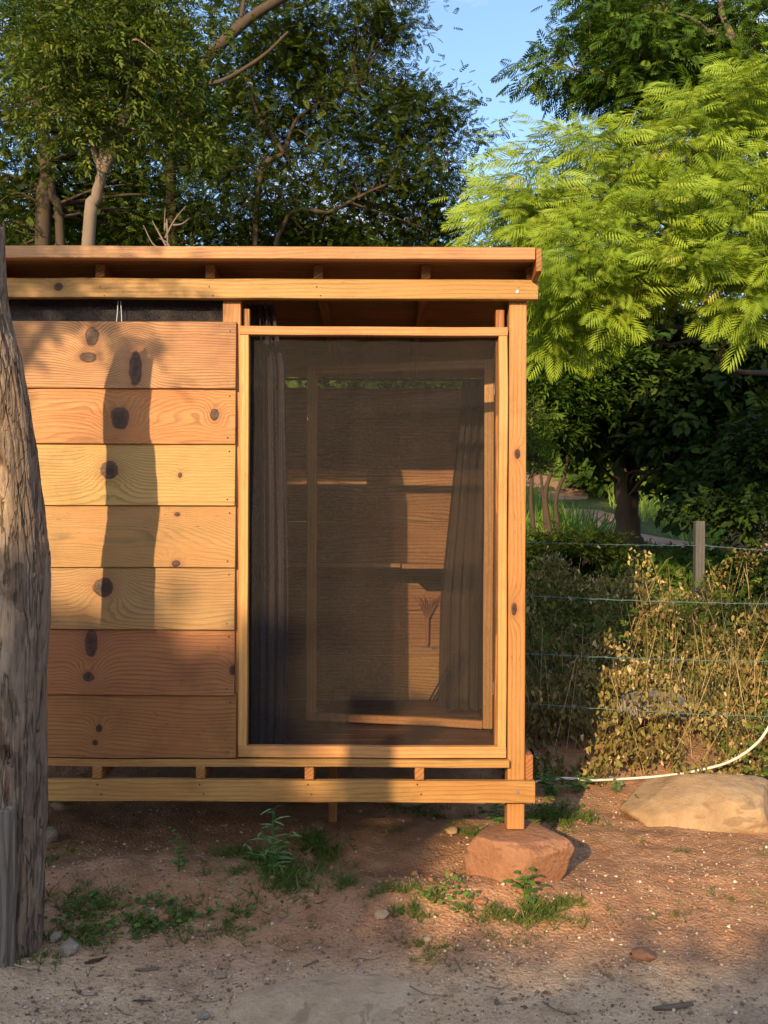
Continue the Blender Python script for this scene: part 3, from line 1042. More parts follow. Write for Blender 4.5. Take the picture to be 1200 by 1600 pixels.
# roof: falls to the back
SL = -0.065
rz = lambda y: 2.832 + SL * (y + 0.03)         # top of the rafters
for px in (-180, -10, 160, 330, 498, 665):
    xx = XX(px, 0, 425)
    lumber('rafter', (xx, -0.04, rz(-0.04) - 0.034), (xx, D + 0.2, rz(D + 0.2) - 0.034), 0.066, 0.043, M_LUMD, hut, bev=0.003)
xx = XX(826.5, 0, 425)
lumber('rafter', (xx, -0.04, rz(-0.04) - 0.034), (xx, D + 0.2, rz(D + 0.2) - 0.034), 0.066, 0.036, M_LUMD, hut, bev=0.003)
xrf = XX(836, -0.17, 395)
y = -0.138
while y < D + 0.24:
    w = 0.19
    lumber('roof_plank', (XL - 0.05, y + w / 2, rz(y + w / 2) + 0.011), (xrf, y + w / 2, rz(y + w / 2) + 0.011), w - 0.003, 0.02, M_LUMD, hut, up=(0, 1, SL), jit=0.0004)
    y += w
fz0, fz1 = ZZ(407, -0.16), ZZ(388, -0.16)
mfa = wood('pine_fascia_grain', (0.50, 0.29, 0.115), (0.29, 0.13, 0.055), (), (0.55, 0.26, 0.09), seed=6.1, freq=60, warp=0.03, line=0.4)
fas = lumber('fascia_board', (XL - 0.05, -0.161, (fz0 + fz1) / 2), (xrf, -0.161, (fz0 + fz1) / 2), fz1 - fz0, 0.042, mfa, hut)
bg0 = XX(841.5, -0.17, 410)
lumber('barge_board', (bg0, -0.18, (ZZ(386, -0.18) + ZZ(424, -0.18)) / 2), (bg0, D + 0.25, (ZZ(386, -0.18) + ZZ(424, -0.18)) / 2 + SL * (D + 0.4)), 0.105, 0.026, M_LUMD, hut)
lumber('roof_sheet', (XL - 0.055, 0.96, rz(0.96) + 0.032), (xrf + 0.03, 0.96, rz(0.96) + 0.032), 2.20, 0.006, M_ROOFSHEET, hut, up=(0, 1, SL))
# stub post and footing stones below the floor
sx = XX(520, 0.75, 1270)
zs = hz(sx, 0.75)
lumber('stub_post', (sx, 0.75, zs - 0.01), (sx, 0.75, zb1 - 0.002), 0.043, 0.06, M_LUM, hut, up=(1, 0, 0))

# window screen panel
scr_loc = Vector((XX(582, 0), 0.01, z_(850)))


def node_part(name, loc, parent):
    o = bpy.data.objects.new(name, None)
    COL.objects.link(o)
    o.parent = parent
    PM = WM.get(parent.name, Matrix.Translation(parent.location))
    o.matrix_basis = PM.inverted() @ Matrix.Translation(loc)
    WM[o.name] = Matrix.Translation(loc)
    o.empty_display_size = 0.05
    return o


sp_ = node_part('screen_panel', scr_loc, hut)
xs0, xs1 = XX(374, 0, 850), XX(388, 0, 850)
xs2, xs3 = XX(778.5, 0, 850), XX(792, 0, 850)
zr0, zr1, zr2, zr3 = z_(1183.5), z_(1166), z_(524.5), z_(511)
msc = wood('pine_batten_grain', (0.56, 0.32, 0.115), (0.34, 0.15, 0.045), (), (0.58, 0.27, 0.09), seed=9.3, freq=45, warp=0.01, line=0.35, streaks=0.1)
yc = 0.010
lumber('rail', (xs0, yc, (zr2 + zr3) / 2), (xs3 - 0.001, yc, (zr2 + zr3) / 2), zr3 - zr2, 0.045, msc, sp_)
lumber('rail', (xs0, yc, (zr0 + zr1) / 2), (xs3, yc, (zr0 + zr1) / 2), zr1 - zr0, 0.046, msc, sp_)
lumber('stile', ((xs0 + xs1) / 2, yc, zr1 + 0.001), ((xs0 + xs1) / 2, yc, zr2 - 0.001), xs1 - xs0, 0.044, msc, sp_, up=(1, 0, 0))
lumber('stile', ((xs2 + xs3) / 2, yc, zr1 + 0.001), ((xs2 + xs3) / 2, yc, zr2 - 0.001), xs3 - xs2, 0.044, msc, sp_, up=(1, 0, 0))
# inner jamb on the right, reddish
lumber('jamb', ((xs2 + xs3) / 2 - 0.01, 0.062, zf + 0.002), ((xs2 + xs3) / 2 - 0.01, 0.062, z_(480)), 0.04, 0.05, M_LUMD, hut, up=(1, 0, 0))
lumber('jamb', ((xs0 + xs1) / 2 + 0.002, 0.062, zf + 0.002), ((xs0 + xs1) / 2 + 0.002, 0.062, z_(480)), 0.03, 0.05, M_LUMD, hut, up=(1, 0, 0))


def sheet(name, x0, x1, z0, z1, Y, mat, parent, nx=60, nz=90, fn=None, xfn=None):
    U, Wv = np.meshgrid(np.linspace(0, 1, nx), np.linspace(0, 1, nz))
    X_ = x0 + (x1 - x0) * U
    Z_ = z0 + (z1 - z0) * Wv
    if xfn is not None: X_ = xfn(U, Wv)
    Y_ = Y + (fn(U, Wv) if fn is not None else 0 * U)
    V = np.stack([X_.ravel(), Y_.ravel(), Z_.ravel()], 1)
    ii = (np.arange(nz - 1)[:, None] * nx + np.arange(nx - 1)[None, :]).ravel()
    Fc = np.stack([ii, ii + 1, ii + nx + 1, ii + nx], 1)
    c = Vector(((x0 + x1) / 2, Y, (z0 + z1) / 2))
    return put_at(name, mesh_np(name, V, Fc, True), mat, c, parent)


def wrinkle(u, w):
    a = 0.009 * fbm(u * 5 + w * 2.5, w * 4, seed=31, octv=3)
    b = 0.006 * np.exp(-((u - 0.28 - 0.18 * w) / 0.03) ** 2) * np.clip((w - 0.55) * 4, 0, 1)
    c = 0.004 * fbm(u * 14 + w * 4, w * 2.0, seed=37, octv=2) * np.clip(1 - u * 1.6, 0.1, 1)
    return a + b + c


sheet('mesh', xs1 - 0.01, xs2 + 0.01, zr1 - 0.01, zr2 + 0.01, 0.037, M_MESH, sp_, 90, 140, wrinkle)
# dark mesh strip over the siding, behind the upper beam
sheet('mesh_strip', XL + 0.05, XX(346, 0), z_(508), zt0 + 0.03, 0.055, M_CURT, hut, 60, 6, lambda u, w: 0.006 * fbm(u * 20, w, seed=3, octv=2))

# screen door hung inside on the right jamb, standing ajar
hinge = Vector((XX(771, 0.70, 850), 0.70, zf + 0.012))
dW, dH = 1.05, 2.0
open_a = math.radians(12.5)
ddir = Vector((-math.cos(open_a), math.sin(open_a), 0))
door = node_part('screen_door', hinge, hut)
sw = 0.052
h0, h1 = hinge.z, hinge.z + dH
nrm = Vector((math.sin(open_a), math.cos(open_a), 0))
pA = lambda s, z: Vector((hinge.x, hinge.y, 0)) + ddir * s + Vector((0, 0, z))
mdoor = wood('door_batten_grain', (0.56, 0.30, 0.12), (0.3, 0.12, 0.04), (), RD, seed=3.9, freq=50, warp=0.01, line=0.4)
lumber('stile', pA(sw / 2, h0), pA(sw / 2, h1), sw, 0.034, mdoor, door, up=ddir)
lumber('stile', pA(dW - sw / 2, h0), pA(dW - sw / 2, h1), sw, 0.034, mdoor, door, up=ddir)
lumber('rail', pA(sw + 0.001, h0 + 0.022), pA(dW - sw - 0.001, h0 + 0.022), 0.044, 0.034, mdoor, door)
lumber('rail', pA(sw + 0.001, h1 - 0.024), pA(dW - sw - 0.001, h1 - 0.024), 0.048, 0.034, mdoor, door)
q0, q1 = pA(sw * 0.7, 0), pA(dW - sw * 0.7, 0)
U, Wv = np.meshgrid(np.linspace(0, 1, 30), np.linspace(0, 1, 40))
Vd = np.stack([(q0.x + (q1.x - q0.x) * U).ravel(), (q0.y + 0.012 + (q1.y - q0.y) * U + 0.003 * np.sin(U * 9 + Wv * 5)).ravel(), (h0 + 0.03 + (dH - 0.06) * Wv).ravel()], 1)
ii = (np.arange(39)[:, None] * 30 + np.arange(29)[None, :]).ravel()
put_at('mesh', mesh_np('mesh', Vd, np.stack([ii, ii + 1, ii + 31, ii + 30], 1), True), M_MESHD, (q0 + q1) / 2 + Vector((0, 0, (h0 + h1) / 2)), door)
for py in (606, 1075):
    zc = ZZ(py, 0.68)
    lumber('hinge', (hinge.x + 0.008, 0.677, zc - 0.035), (hinge.x + 0.008, 0.677, zc + 0.035), 0.022, 0.004, M_STEEL, door, up=(1, 0, 0))

# counter at the back, with its brace
cz_ = ZZ(879, D)
ctr = empty('counter_shelf', (-0.3, D - 0.2, cz_), 'plain wooden counter shelf along the back wall inside the hut', 'shelf')
M_SHELF = wood('shelf_pine', (0.42, 0.22, 0.10), (0.22, 0.09, 0.035), (), RD, seed=1.1, freq=50, line=0.5)
lumber('shelf_board', (XL + 0.05, D - 0.17, cz_ - 0.014), (XX(626, D - 0.3), D - 0.17, cz_ - 0.014), 0.026, 0.28, M_SHELF, ctr)
lumber('shelf_board', (XX(628, D - 0.4), D - 0.23, cz_ - 0.016), (xp1 - 0.03, D - 0.23, cz_ - 0.016), 0.028, 0.42, M_SHELF, ctr)
# crossbar on the back wall above the counter
# curtains
def pleat(k, amp, seed):
    return lambda u, w: amp * (np.sin(u * k + 0.6 * np.sin(w * 4 + seed)) + 0.4 * np.sin(u * k * 2.3 + seed + w * 2))


cl0, cl1 = XX(384, 0.14), XX(447, 0.14)
lc = sheet('curtain', cl0, cl1, ZZ(1166, 0.14), ZZ(476, 0.14), 0.15, M_CURTP, None, 50, 60, pleat(26, 0.020, 1), lambda u, w: cl0 + (cl1 - cl0) * u * (1.0 - 0.28 * np.clip(w - 0.86, 0, 1) / 0.14) + 0.01 * np.sin(w * 5) * u)
tag(lc, 'plum grey curtain hanging gathered beside the left stile of the mesh window', 'curtain', 'curtains inside the hut')
ct0 = XX(686, 1.15, 1000); ct1 = XX(763, 1.15, 1000)
zc0, zc1 = ZZ(1108, 1.15), ZZ(592, 1.15)


def cx_right(u, w):
    left = np.interp(w, [0, 0.33, 0.64, 1.0], [XX(686, 1.15), XX(688, 1.15), XX(704, 1.15), XX(722, 1.15)])
    return left + (ct1 - left) * u


rc = sheet('curtain', ct0, ct1, zc0, zc1, 1.15, M_CURT, None, 50, 60, pleat(30, 0.016, 2), cx_right)
tag(rc, 'black curtain hanging behind the right half of the screen door', 'curtain', 'curtains inside the hut')
rod = Bag(); rod.tube([(XL + 0.1, 1.15, zc1 - 0.004), (xp1 - 0.03, 1.15, zc1 - 0.004)], [0.007, 0.007], 8)
tag(put_at('curtain_rail', rod.mesh('curtain_rail', True), M_BLACK, (0, 1.15, zc1), None), 'thin dark rod carrying the black curtain inside the hut', 'curtain rod')
# hand broom against the back wall
bp = WP(668, 960, D - 0.04)
br = empty('hand_broom', bp, 'small reddish straw broom hung bristles up on the back wall', 'broom')
bb = Bag()
for i in range(46):
    a = RNG.uniform(-0.55, 0.55)
    L = RNG.uniform(0.11, 0.16)
    p0 = bp + Vector((a * 0.012, RNG.uniform(-0.012, 0.012), -0.03))
    bb.tube([p0, p0 + Vector((math.sin(a) * L * 0.5, 0, L * 0.5)), p0 + Vector((math.sin(a * 1.1) * L, RNG.uniform(-0.02, 0.02), L))], [0.0022, 0.0018, 0.001], 4)
tag(put_at('bristles', bb.mesh('bristles'), M_STRAW, bp, br), kind='stuff')
hb = Bag(); hb.tube([bp + Vector((0, 0, -0.20)), bp + Vector((0, 0, -0.02))], [0.010, 0.013], 8)
put_at('handle', hb.mesh('handle', True), M_STRAW, bp, br)
# folded metal trestle at the foot of the curtain
fp = WP(670, 1082, D - 0.12)
ft = empty('folding_stand', fp, 'black folded metal stand leaning on the back wall by the floor', 'folding stand')
for i in range(4):
    o_ = Vector((0.012 * i * 2, -0.01 * i, 0))
    a = fp + o_ + Vector((0, 0, -0.02)); a.z = zf + 0.006 + 0.004 * i
    lumber('bar', a, a + Vector((0.17, 0.05, 0.30)), 0.012, 0.012, M_BLACK, ft, up=(0, 1, 0))
# cords hanging in the gap
for px0, px1 in ((181.5, 184.5), (190.5, 188.5)):
    b_ = Bag(); p0, p1 = WP(px0, 509, 0.02), WP(px1, 470, 0.02)
    b_.tube([p0, (p0 + p1) / 2 + Vector((0.001, 0, 0)), p1], [0.0022] * 3, 6)
    tag(put_at('cord', b_.mesh('cord', True), M_STRING, p0), 'left of two pale cords hanging in the gap above the siding' if px0 < 185 else 'right of two pale cords hanging in the gap above the siding', 'cord', 'pale cords above the siding')
# flat packing slips under joists
for px in (453, 667, 92):
    pass

# ------------------------------------------------------------------ weathered log on the left
YL = -0.637
YLN = [(345, -0.90), (650, -0.79), (840, -0.68), (1100, -0.645), (1500, -0.637)]
EDG = [(345, 3), (400, 5), (470, 9), (520, 20), (560, 31), (600, 38), (640, 45), (700, 56), (760, 62), (800, 68), (850, 75), (900, 77), (950, 76), (1000, 74), (1050, 71), (1100, 70), (1180, 69), (1260, 69), (1320, 67), (1400, 65), (1450, 62), (1490, 62)]
NA, NZ = 220, 620
pyv = np.linspace(345, 1500, NZ)
ex = np.interp(pyv, [e[0] for e in EDG], [e[1] for e in EDG])
yl = np.interp(pyv, [q[0] for q in YLN], [q[1] for q in YLN])
kY = (yl + DIST) / F
rad = np.interp(pyv, [345, 400, 600, 900, 1200, 1400, 1500], [0.08, 0.095, 0.108, 0.118, 0.125, 0.135, 0.145])
cxl = np.array([(unroll(e, p)[0]) * k for e, p, k in zip(ex, pyv, kY)]) - rad
czl = np.array([CZ - unroll(e, p)[1] * k for e, p, k in zip(ex, pyv, kY)])
th = np.linspace(0, 2 * PI, NA, endpoint=False)
TH, CC = np.meshgrid(th, cxl)
RR = np.repeat(rad[:, None], NA, 1)
ZL = np.repeat(czl[:, None], NA, 1)
cs, sn = np.cos(TH), np.sin(TH)
n1 = fbm(cs * 1.3, sn * 1.3, ZL * 2.2, seed=41, octv=3)
n2 = fbm(cs * 5, sn * 5, ZL * 5.5, seed=47, octv=4, gain=0.6)
n3 = fbm(cs * 20, sn * 20, ZL * 16, seed=53, octv=3, gain=0.6)
pit = -np.clip(fbm(cs * 4, sn * 4, ZL * 9, seed=59, octv=3) - 0.45, 0, 1)
steps = np.floor(fbm(cs * 3, sn * 3, ZL * 3.5, seed=61, octv=3) * 4) / 4
rdg = np.abs(fbm(cs * 4.5, sn * 4.5, ZL * 1.2, seed=83, octv=2))
RR = RR + 0.006 * n1 + 0.0025 * n2 + 0.0016 * n3 + 0.016 * pit + 0.003 * steps - 0.006 * np.clip(0.16 - rdg, 0, 1) / 0.16
# lengthwise groove where the paler wood stops, facing front right
gth = -0.95 + 0.06 * np.sin(ZL * 6)
RR = RR - 0.016 * np.exp(-(((TH - 2 * PI) - gth) / 0.05) ** 2) * np.clip((0.9 - ZL) * 4, 0, 1)
# the split hollow low down
hzv = ZZ(1175, YL)
RR = RR - 0.055 * np.exp(-((((TH - 2 * PI) + 1.40 + 2.0 * (ZL - hzv)) / 0.16) ** 2 + ((ZL - hzv) / 0.035) ** 2) ** 1.5)
VL = np.stack([(CC + RR * cs).ravel(), (yl[:, None] + RR * sn).ravel(), (ZL + (0.03 * fbm(cs * 3, sn * 3, seed=71, octv=3)) * (ZL > czl[0] - 0.05)).ravel()], 1)
ii = np.arange(NZ - 1)[:, None] * NA + np.arange(NA)[None, :]
jj = np.arange(NZ - 1)[:, None] * NA + (np.arange(NA)[None, :] + 1) % NA
FL = np.stack([ii.ravel(), jj.ravel(), (jj + NA).ravel(), (ii + NA).ravel()], 1)
capv = len(VL)
VL = np.vstack([VL, [[cxl[0], YL, czl[0] - 0.03]]])
FL = np.vstack([FL, [[k, capv, capv, (k + 1) % NA] for k in range(0)]]) if False else FL
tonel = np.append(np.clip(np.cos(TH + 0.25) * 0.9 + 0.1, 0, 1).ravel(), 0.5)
log_b = Vector((cxl[-1], YL, hz(cxl[-1], YL)))
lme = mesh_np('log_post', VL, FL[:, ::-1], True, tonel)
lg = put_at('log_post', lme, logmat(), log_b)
tag(lg, 'thick weathered tree trunk post with split bark at the left edge', 'log post')
# grey planks standing against it
for (pxa, w_, lb, yv, tp) in ((3, 0.05, 'pale grey weathered stake standing against the log at the left edge', YL - 0.165, 1268), (16, 0.032, 'narrow darker grey stake standing between the pale stake and the log', YL - 0.150, 1262)):
    xg = XX(pxa, yv, 1380) 
    pg = Vector((xg, yv, hz(xg, yv)))
    e_ = lumber('stake', (xg, yv, pg.z - 0.03), (xg + 0.004, yv, ZZ(tp, yv)), w_, 0.026, M_GREYPLANK, None, up=(1, 0, 0), bev=0.004, jit=0.001)
    tag(e_, lb, 'stake')

# ------------------------------------------------------------------ stones
rock('footing_stone', 'reddish rough stone carrying the right front post of the hut', 'stone', (XX(812, 0.0, 1330), 0.01, 0.083), (0.50, 0.46, 0.38), M_ROCKRED, 4, 0.4, 5, 0.16, chunky=0.9, flat=0.55)
p = WP(1092, 1245, 0.98)
rock('boulder', 'large smooth tan boulder half buried right of the hut', 'boulder', (p.x + 0.05, 0.98, 0.06), (0.99, 0.75, 0.33), M_ROCKTAN, 11, 0.1, 5, 0.10, chunky=0.3)
p = WP(1030, 1100, 1.95)
rock('boulder', 'grey brown boulder almost hidden under the withered vines', 'boulder', (p.x, 2.05, p.z - 0.05), (0.60, 0.45, 0.24), M_ROCKGREY, 17, 0.4, 4, 0.2, chunky=0.5)
p = WP(1200, 838, 6.0)
rock('boulder', 'pale rounded boulder in shade at the right edge behind the fence post', 'boulder', (p.x + 0.1, 6.0, p.z - 0.05), (1.2, 0.7, 0.55), M_ROCKTAN, 23, 0.0, 4, 0.15, chunky=0.3)
g = G(560, 1550)
rock('stone_slab', 'flat dusty rock slab flush with the foreground path', 'rock slab', (g.x, g.y, g.z - 0.03), (0.90, 0.50, 0.115), M_SLAB, 29, 0.05, 5, 0.16, chunky=0.3)
g = G(78, 1315)
rock('stone', 'pale squarish stone just right of the log on the soil', 'stone', (g.x, g.y, g.z + 0.03), (0.10, 0.09, 0.11), M_PALE, 31, 0.4, 3, 0.3, chunky=1)
g = G(108, 1490)
rock('stone', 'pale knobbly stone among weeds at the foot of the log', 'stone', (g.x, g.y, g.z + 0.018), (0.10, 0.07, 0.07), M_PALE, 37, 0.9, 3, 0.35, chunky=0.6)
g = G(85, 1473)
rock('stone', 'small pale stone nearest the foot of the log', 'stone', (g.x, g.y, g.z + 0.015), (0.05, 0.04, 0.05), M_PALE, 38, 0.9, 3, 0.35, chunky=0.6)
g = G(257, 1442)
rock('stone', 'small brown stone in the weeds right of the log', 'stone', (g.x, g.y, g.z + 0.012), (0.06, 0.04, 0.04), M_ROCKRED, 41, 0.2, 3, 0.25)
SM = [(345, 1393, 'rounded brown pebble stone left of the leafy weed', 0.035, M_ROCKTAN), (360, 1393, 'small light stone below the leafy weed', 0.03, M_PALE),
      (668, 1472, 'smooth light oval stone in the thin grass tuft', 0.05, M_PALE), (596, 1434, 'buried pale stone left of the green clump', 0.07, M_SLAB),
      (705, 1302, 'rounded brown stone in the shade left of the footing stone', 0.085, M_ROCKTAN), (753, 1413, 'reddish flat stone in front of the footing stone', 0.06, M_ROCKRED),
      (345, 1528, 'round pale stone in the gravel left of the slab', 0.045, M_PALE), (318, 1592, 'grey round stone at the bottom edge of the gravel', 0.05, M_PALE),
      (1005, 1500, 'reddish brown flat stone pressed into the gravel path', 0.10, M_ROCKRED), (975, 1335, 'tiny pale stone beside the footing stone shadow', 0.02, M_PALE)]
for px, py, lb, s_, m_ in SM:
    g = G(px, py)
    rock('stone', lb, 'stone', (g.x, g.y, g.z + s_ * 0.15), (s_, s_ * 0.8, s_ * 0.5), m_, int(px), px * 0.1, 3, 0.22)
# stones under the hut
for (px, py, w_, h_, yv, lb) in ((640, 1273, 0.34, 0.07, 1.1, 'flat stone in the deep shade under the hut floor'), (99, 1256, 0.14, 0.05, 0.9, 'pale block under the left end of the hut'), (475, 1262, 0.16, 0.08, 1.15, 'brown stone under the hut behind the stub post'), (497, 1289, 0.08, 0.03, 0.62, 'thin flat stone at the foot of the stub post')):
    p = WP(px, py, yv)
    g = hz(p.x, yv)
    rock('flat_stone', lb, 'stone', (p.x, yv, max(g + h_ * 0.3, p.z)), (w_, 0.2, h_), M_ROCKTAN, int(px), 0.1, 3, 0.15, chunky=0.9)

# pebbles, litter
N = 22000
bx = RNG.uniform(-2.0, 2.3, N); by = -1.7 + 2.9 * RNG.random(N) ** 1.5
dens = vnoise(bx * 2.2, by * 2.2, seed=5) + RNG.normal(0, 0.5, N) - 0.6 * (by > 0.0)
keep = dens > -0.25
bx, by = bx[keep], by[keep]
N = len(bx)
sz = RNG.lognormal(math.log(0.0040), 0.55, N).clip(0.0018, 0.012)
oct_v = np.array([(1, 0, 0), (0.2, 1, 0.1), (-1, 0.1, 0), (0, -1, 0), (0.1, 0.1, 0.7), (0, 0, -0.6)])
oct_f = np.array([(0, 1, 4), (1, 2, 4), (2, 3, 4), (3, 0, 4), (1, 0, 5), (2, 1, 5), (3, 2, 5), (0, 3, 5)])
dd = RNG.normal(size=(N, 3)); nn = RNG.normal(size=(N, 3)) * 0.3 + np.array([0, 0, 1])
dd[:, 2] *= 0.2
Vp, Fp, Tp = scatter((oct_v, oct_f), np.stack([bx, by, height(bx, by) + sz * 0.3], 1), dd, nn, sz, np.clip(RNG.random(N) ** 1.2, 0, 1))
tag(put('gravel', mesh_np('gravel', Vp, Fp, False, Tp), M_PEB), 'loose pebbles and grit on the earth before the hut', 'gravel', kind='stuff')
# dry leaf and twig litter
N = 15000
bx = RNG.uniform(-2.0, 2.3, N); by = -1.7 + 2.6 * RNG.random(N) ** 1.35
keep = vnoise(bx * 1.8 + 9, by * 2.6, seed=15) + RNG.normal(0, 0.4, N) - 0.9 * (by > -0.3) > -0.1
bx, by = bx[keep], by[keep]; N = len(bx)
lf = (np.array([(0, 0, 0), (0.5, 0.16, 0.06), (1, 0, 0.0), (0.5, -0.16, 0.05)]), np.array([(0, 1, 2, 3)]))
dd = RNG.normal(size=(N, 3)); dd[:, 2] *= 0.12
nn = RNG.normal(size=(N, 3)) * 0.35 + np.array([0, 0, 1])
Vp, Fp, Tp = scatter(lf, np.stack([bx, by, height(bx, by) + 0.004], 1), dd, nn, RNG.uniform(0.008, 0.028, N), RNG.random(N) ** 1.3)
tag(put('leaf_litter', mesh_np('leaf_litter', Vp, Fp, False, Tp), M_PEB), 'dry leaf scraps and twig bits on the path', 'leaf litter', kind='stuff')

N = 900
bx = RNG.uniform(-1.4, 1.9, N); by = RNG.uniform(-0.35, 0.55, N)
cd = np.exp(-(((bx + 0.1) / 0.45) ** 2 + ((by - 0.02) / 0.16) ** 2)) + 0.35 * (vnoise(bx * 3, by * 4, seed=66) > 0.1)
k_ = RNG.random(N) < cd
bx, by = bx[k_], by[k_]; N = len(bx)
sz = RNG.lognormal(math.log(0.009), 0.5, N).clip(0.004, 0.03)
dd = RNG.normal(size=(N, 3)); nn = RNG.normal(size=(N, 3)) * 0.5 + np.array([0, 0, 1])
Vp, Fp, Tp = scatter((oct_v, oct_f), np.stack([bx, by, height(bx, by) + sz * 0.25], 1), dd, nn, sz, RNG.random(N))
tcl = NT('soil_clod'); M_CLOD = tcl.done(tcl.ramp(tcl.attr('tone'), [(0.0, (0.25, 0.12, 0.06)), (1.0, (0.46, 0.25, 0.14))]), 0.95, None, 0.1)
tag(put('soil_clods', mesh_np('soil_clods', Vp, Fp, False, Tp), M_CLOD), 'crumbled reddish soil clods in front of the hut floor', 'soil clods', kind='stuff')
M_TWIG = plain('dry_twig', (0.16, 0.11, 0.08), 0.9)
M_TWIGP = plain('pale_straw', (0.5, 0.42, 0.3), 0.9)


def stick(name, label, cat, pts, r, mat, lift=0.004):
    P = [G(a, b) for a, b in pts]
    sp = spline([q + Vector((0, 0, r + lift)) for q in P], 18)
    b = Bag(); b.tube(sp, np.linspace(r, r * 0.5, 18), 6)
    tag(put_at(name, b.mesh(name, True), mat, P[0]), label, cat)


stick('twig', 'curved dark twig lying on the path below the grass', 'twig', [(848, 1570), (870, 1582), (905, 1590)], 0.003, M_TWIG)
stick('twig', 'short dark stick left of the stone slab top', 'twig', [(474, 1514), (485, 1510), (498, 1505)], 0.004, M_TWIG)
stick('twig', 'thin forked twig in the left gravel', 'twig', [(116, 1540), (125, 1557), (155, 1558)], 0.0025, M_TWIG)
stick('straw', 'pale curved straw at the foot of the log', 'straw', [(10, 1505), (28, 1512), (50, 1516)], 0.003, M_TWIGP)
stick('twig', 'long thin twig beside the tan boulder', 'twig', [(1090, 1275), (1130, 1282), (1162, 1302)], 0.0025, M_TWIG)
stick('twig', 'thin straight stick on the path at the lower left of the wood chip', 'twig', [(710, 1500), (716, 1512), (722, 1524)], 0.003, M_TWIG)


TWL = [((300, 1560), (340, 1566), 'thin twig in the left gravel above the grey stone'), ((560, 1500), (600, 1496), 'fine twig at the upper edge of the stone slab'), ((640, 1545), (690, 1560), 'thin twig lying over the stone slab'),
       ((930, 1510), (960, 1535), 'short twig left of the reddish bark flake'), ((1100, 1500), (1150, 1492), 'pale brown twig at the right of the bark flake'), ((760, 1545), (800, 1540), 'fine twig between the slab and the curved twig'), ((180, 1575), (205, 1590), 'tiny twig at the bottom left gravel'), ((430, 1480), (470, 1486), 'thin twig in the thin grass above the slab')]
for a_, b_, l_ in TWL:
    stick('twig', l_, 'twig', [a_, ((a_[0] + b_[0]) / 2, (a_[1] + b_[1]) / 2 + 5), b_], 0.0022, M_TWIG)


def chip(label, pxy, L, w, ang, mat, seed):
    g = G(*pxy)
    nL = 9
    V, Fc = [], []
    rr = np.random.default_rng(seed)
    for i in range(nL):
        u = i / (nL - 1)
        ww = w * (0.25 + 0.75 * math.sin(PI * (0.1 + 0.85 * u))) * rr.uniform(0.8, 1.1)
        for j, (a, h) in enumerate(((-1, 0), (-0.4, 0.5), (0.4, 0.55), (1, 0), (0.3, -0.2), (-0.3, -0.2))):
            V.append(((u - 0.5) * L, a * ww / 2, h * w * 0.45 + rr.normal(0, 0.001)))
    for i in range(nL - 1):
        for j in range(6):
            a, b = i * 6 + j, i * 6 + (j + 1) % 6
            Fc.append((a, b, b + 6, a + 6))
    me = mesh_np('wood_chip', np.array(V), np.array(Fc))
    tag(put('wood_chip', me, mat, None, Matrix.Translation(g + Vector((0, 0, 0.006))) @ Matrix.Rotation(ang, 4, 'Z')), label, 'wood chip')


chip('split dark bark chip with pointed end on the right foreground path', (1052, 1577), 0.16, 0.035, 0.25, M_BARKGREY, 3)
chip('brown bark chip pointing out of the weeds by the log', (150, 1503), 0.09, 0.022, 0.7, M_BARK, 4)
chip('tan flat bark chip on the left gravel', (230, 1517), 0.09, 0.02, 0.1, M_BARKPALE, 5)
chip('reddish flat bark flake in the middle of the gravel', (1000, 1497), 0.08, 0.03, -0.1, M_BARK, 6)
chip('small dark chip near the left foreground', (222, 1567), 0.06, 0.014, 0.0, M_BARK, 7)

# ------------------------------------------------------------------ grass and small plants
blade = (np.array([(0, 0.035, 0), (0, -0.035, 0), (0.55, -0.028, 0.04), (0.55, 0.028, 0.04), (1.0, 0.0, -0.06), (1.0, 0.004, -0.06)]), np.array([(0, 1, 2, 3), (3, 2, 4, 5)]))
PATCH = [(250, 1440, 150, 38, 900, 0.055), (130, 1410, 70, 25, 260, 0.06), (150, 1470, 90, 24, 360, 0.05), (20, 1480, 40, 30, 200, 0.09), (70, 1500, 40, 14, 80, 0.05),
         (400, 1345, 90, 22, 600, 0.07), (440, 1375, 50, 24, 420, 0.08), (370, 1345, 40, 16, 200, 0.05), (330, 1440, 70, 16, 260, 0.04), (430, 1462, 70, 20, 220, 0.035),
         (540, 1380, 12, 8, 90, 0.06), (600, 1395, 60, 12, 260, 0.05), (690, 1408, 60, 22, 620, 0.06), (640, 1420, 40, 14, 240, 0.05),
         (760, 1432, 80, 14, 360, 0.05), (850, 1430, 70, 18, 520, 0.055), (900, 1420, 50, 14, 360, 0.05), (680, 1480, 70, 12, 200, 0.04), (660, 1500, 50, 12, 160, 0.035),
         (800, 1468, 40, 10, 90, 0.035), (1030, 1435, 50, 10, 130, 0.035), (1130, 1410, 60, 14, 200, 0.035), (1150, 1400, 60, 10, 120, 0.03), (1020, 1312, 30, 8, 110, 0.035),
         (1060, 1330, 22, 6, 40, 0.03), (735, 1303, 24, 12, 260, 0.06), (860, 1283, 55, 16, 800, 0.07), (900, 1280, 25, 12, 200, 0.06), (72, 1345, 20, 20, 150, 0.05), (113, 1330, 12, 7, 60, 0.035),
         (610, 1300, 50, 6, 160, 0.035), (700, 1275, 80, 10, 300, 0.06), (505, 1325, 35, 20, 300, 0.08), (1090, 1365, 70, 12, 60, 0.025), (1190, 1335, 20, 10, 60, 0.03)]
P_, S_, T_ = [], [], []
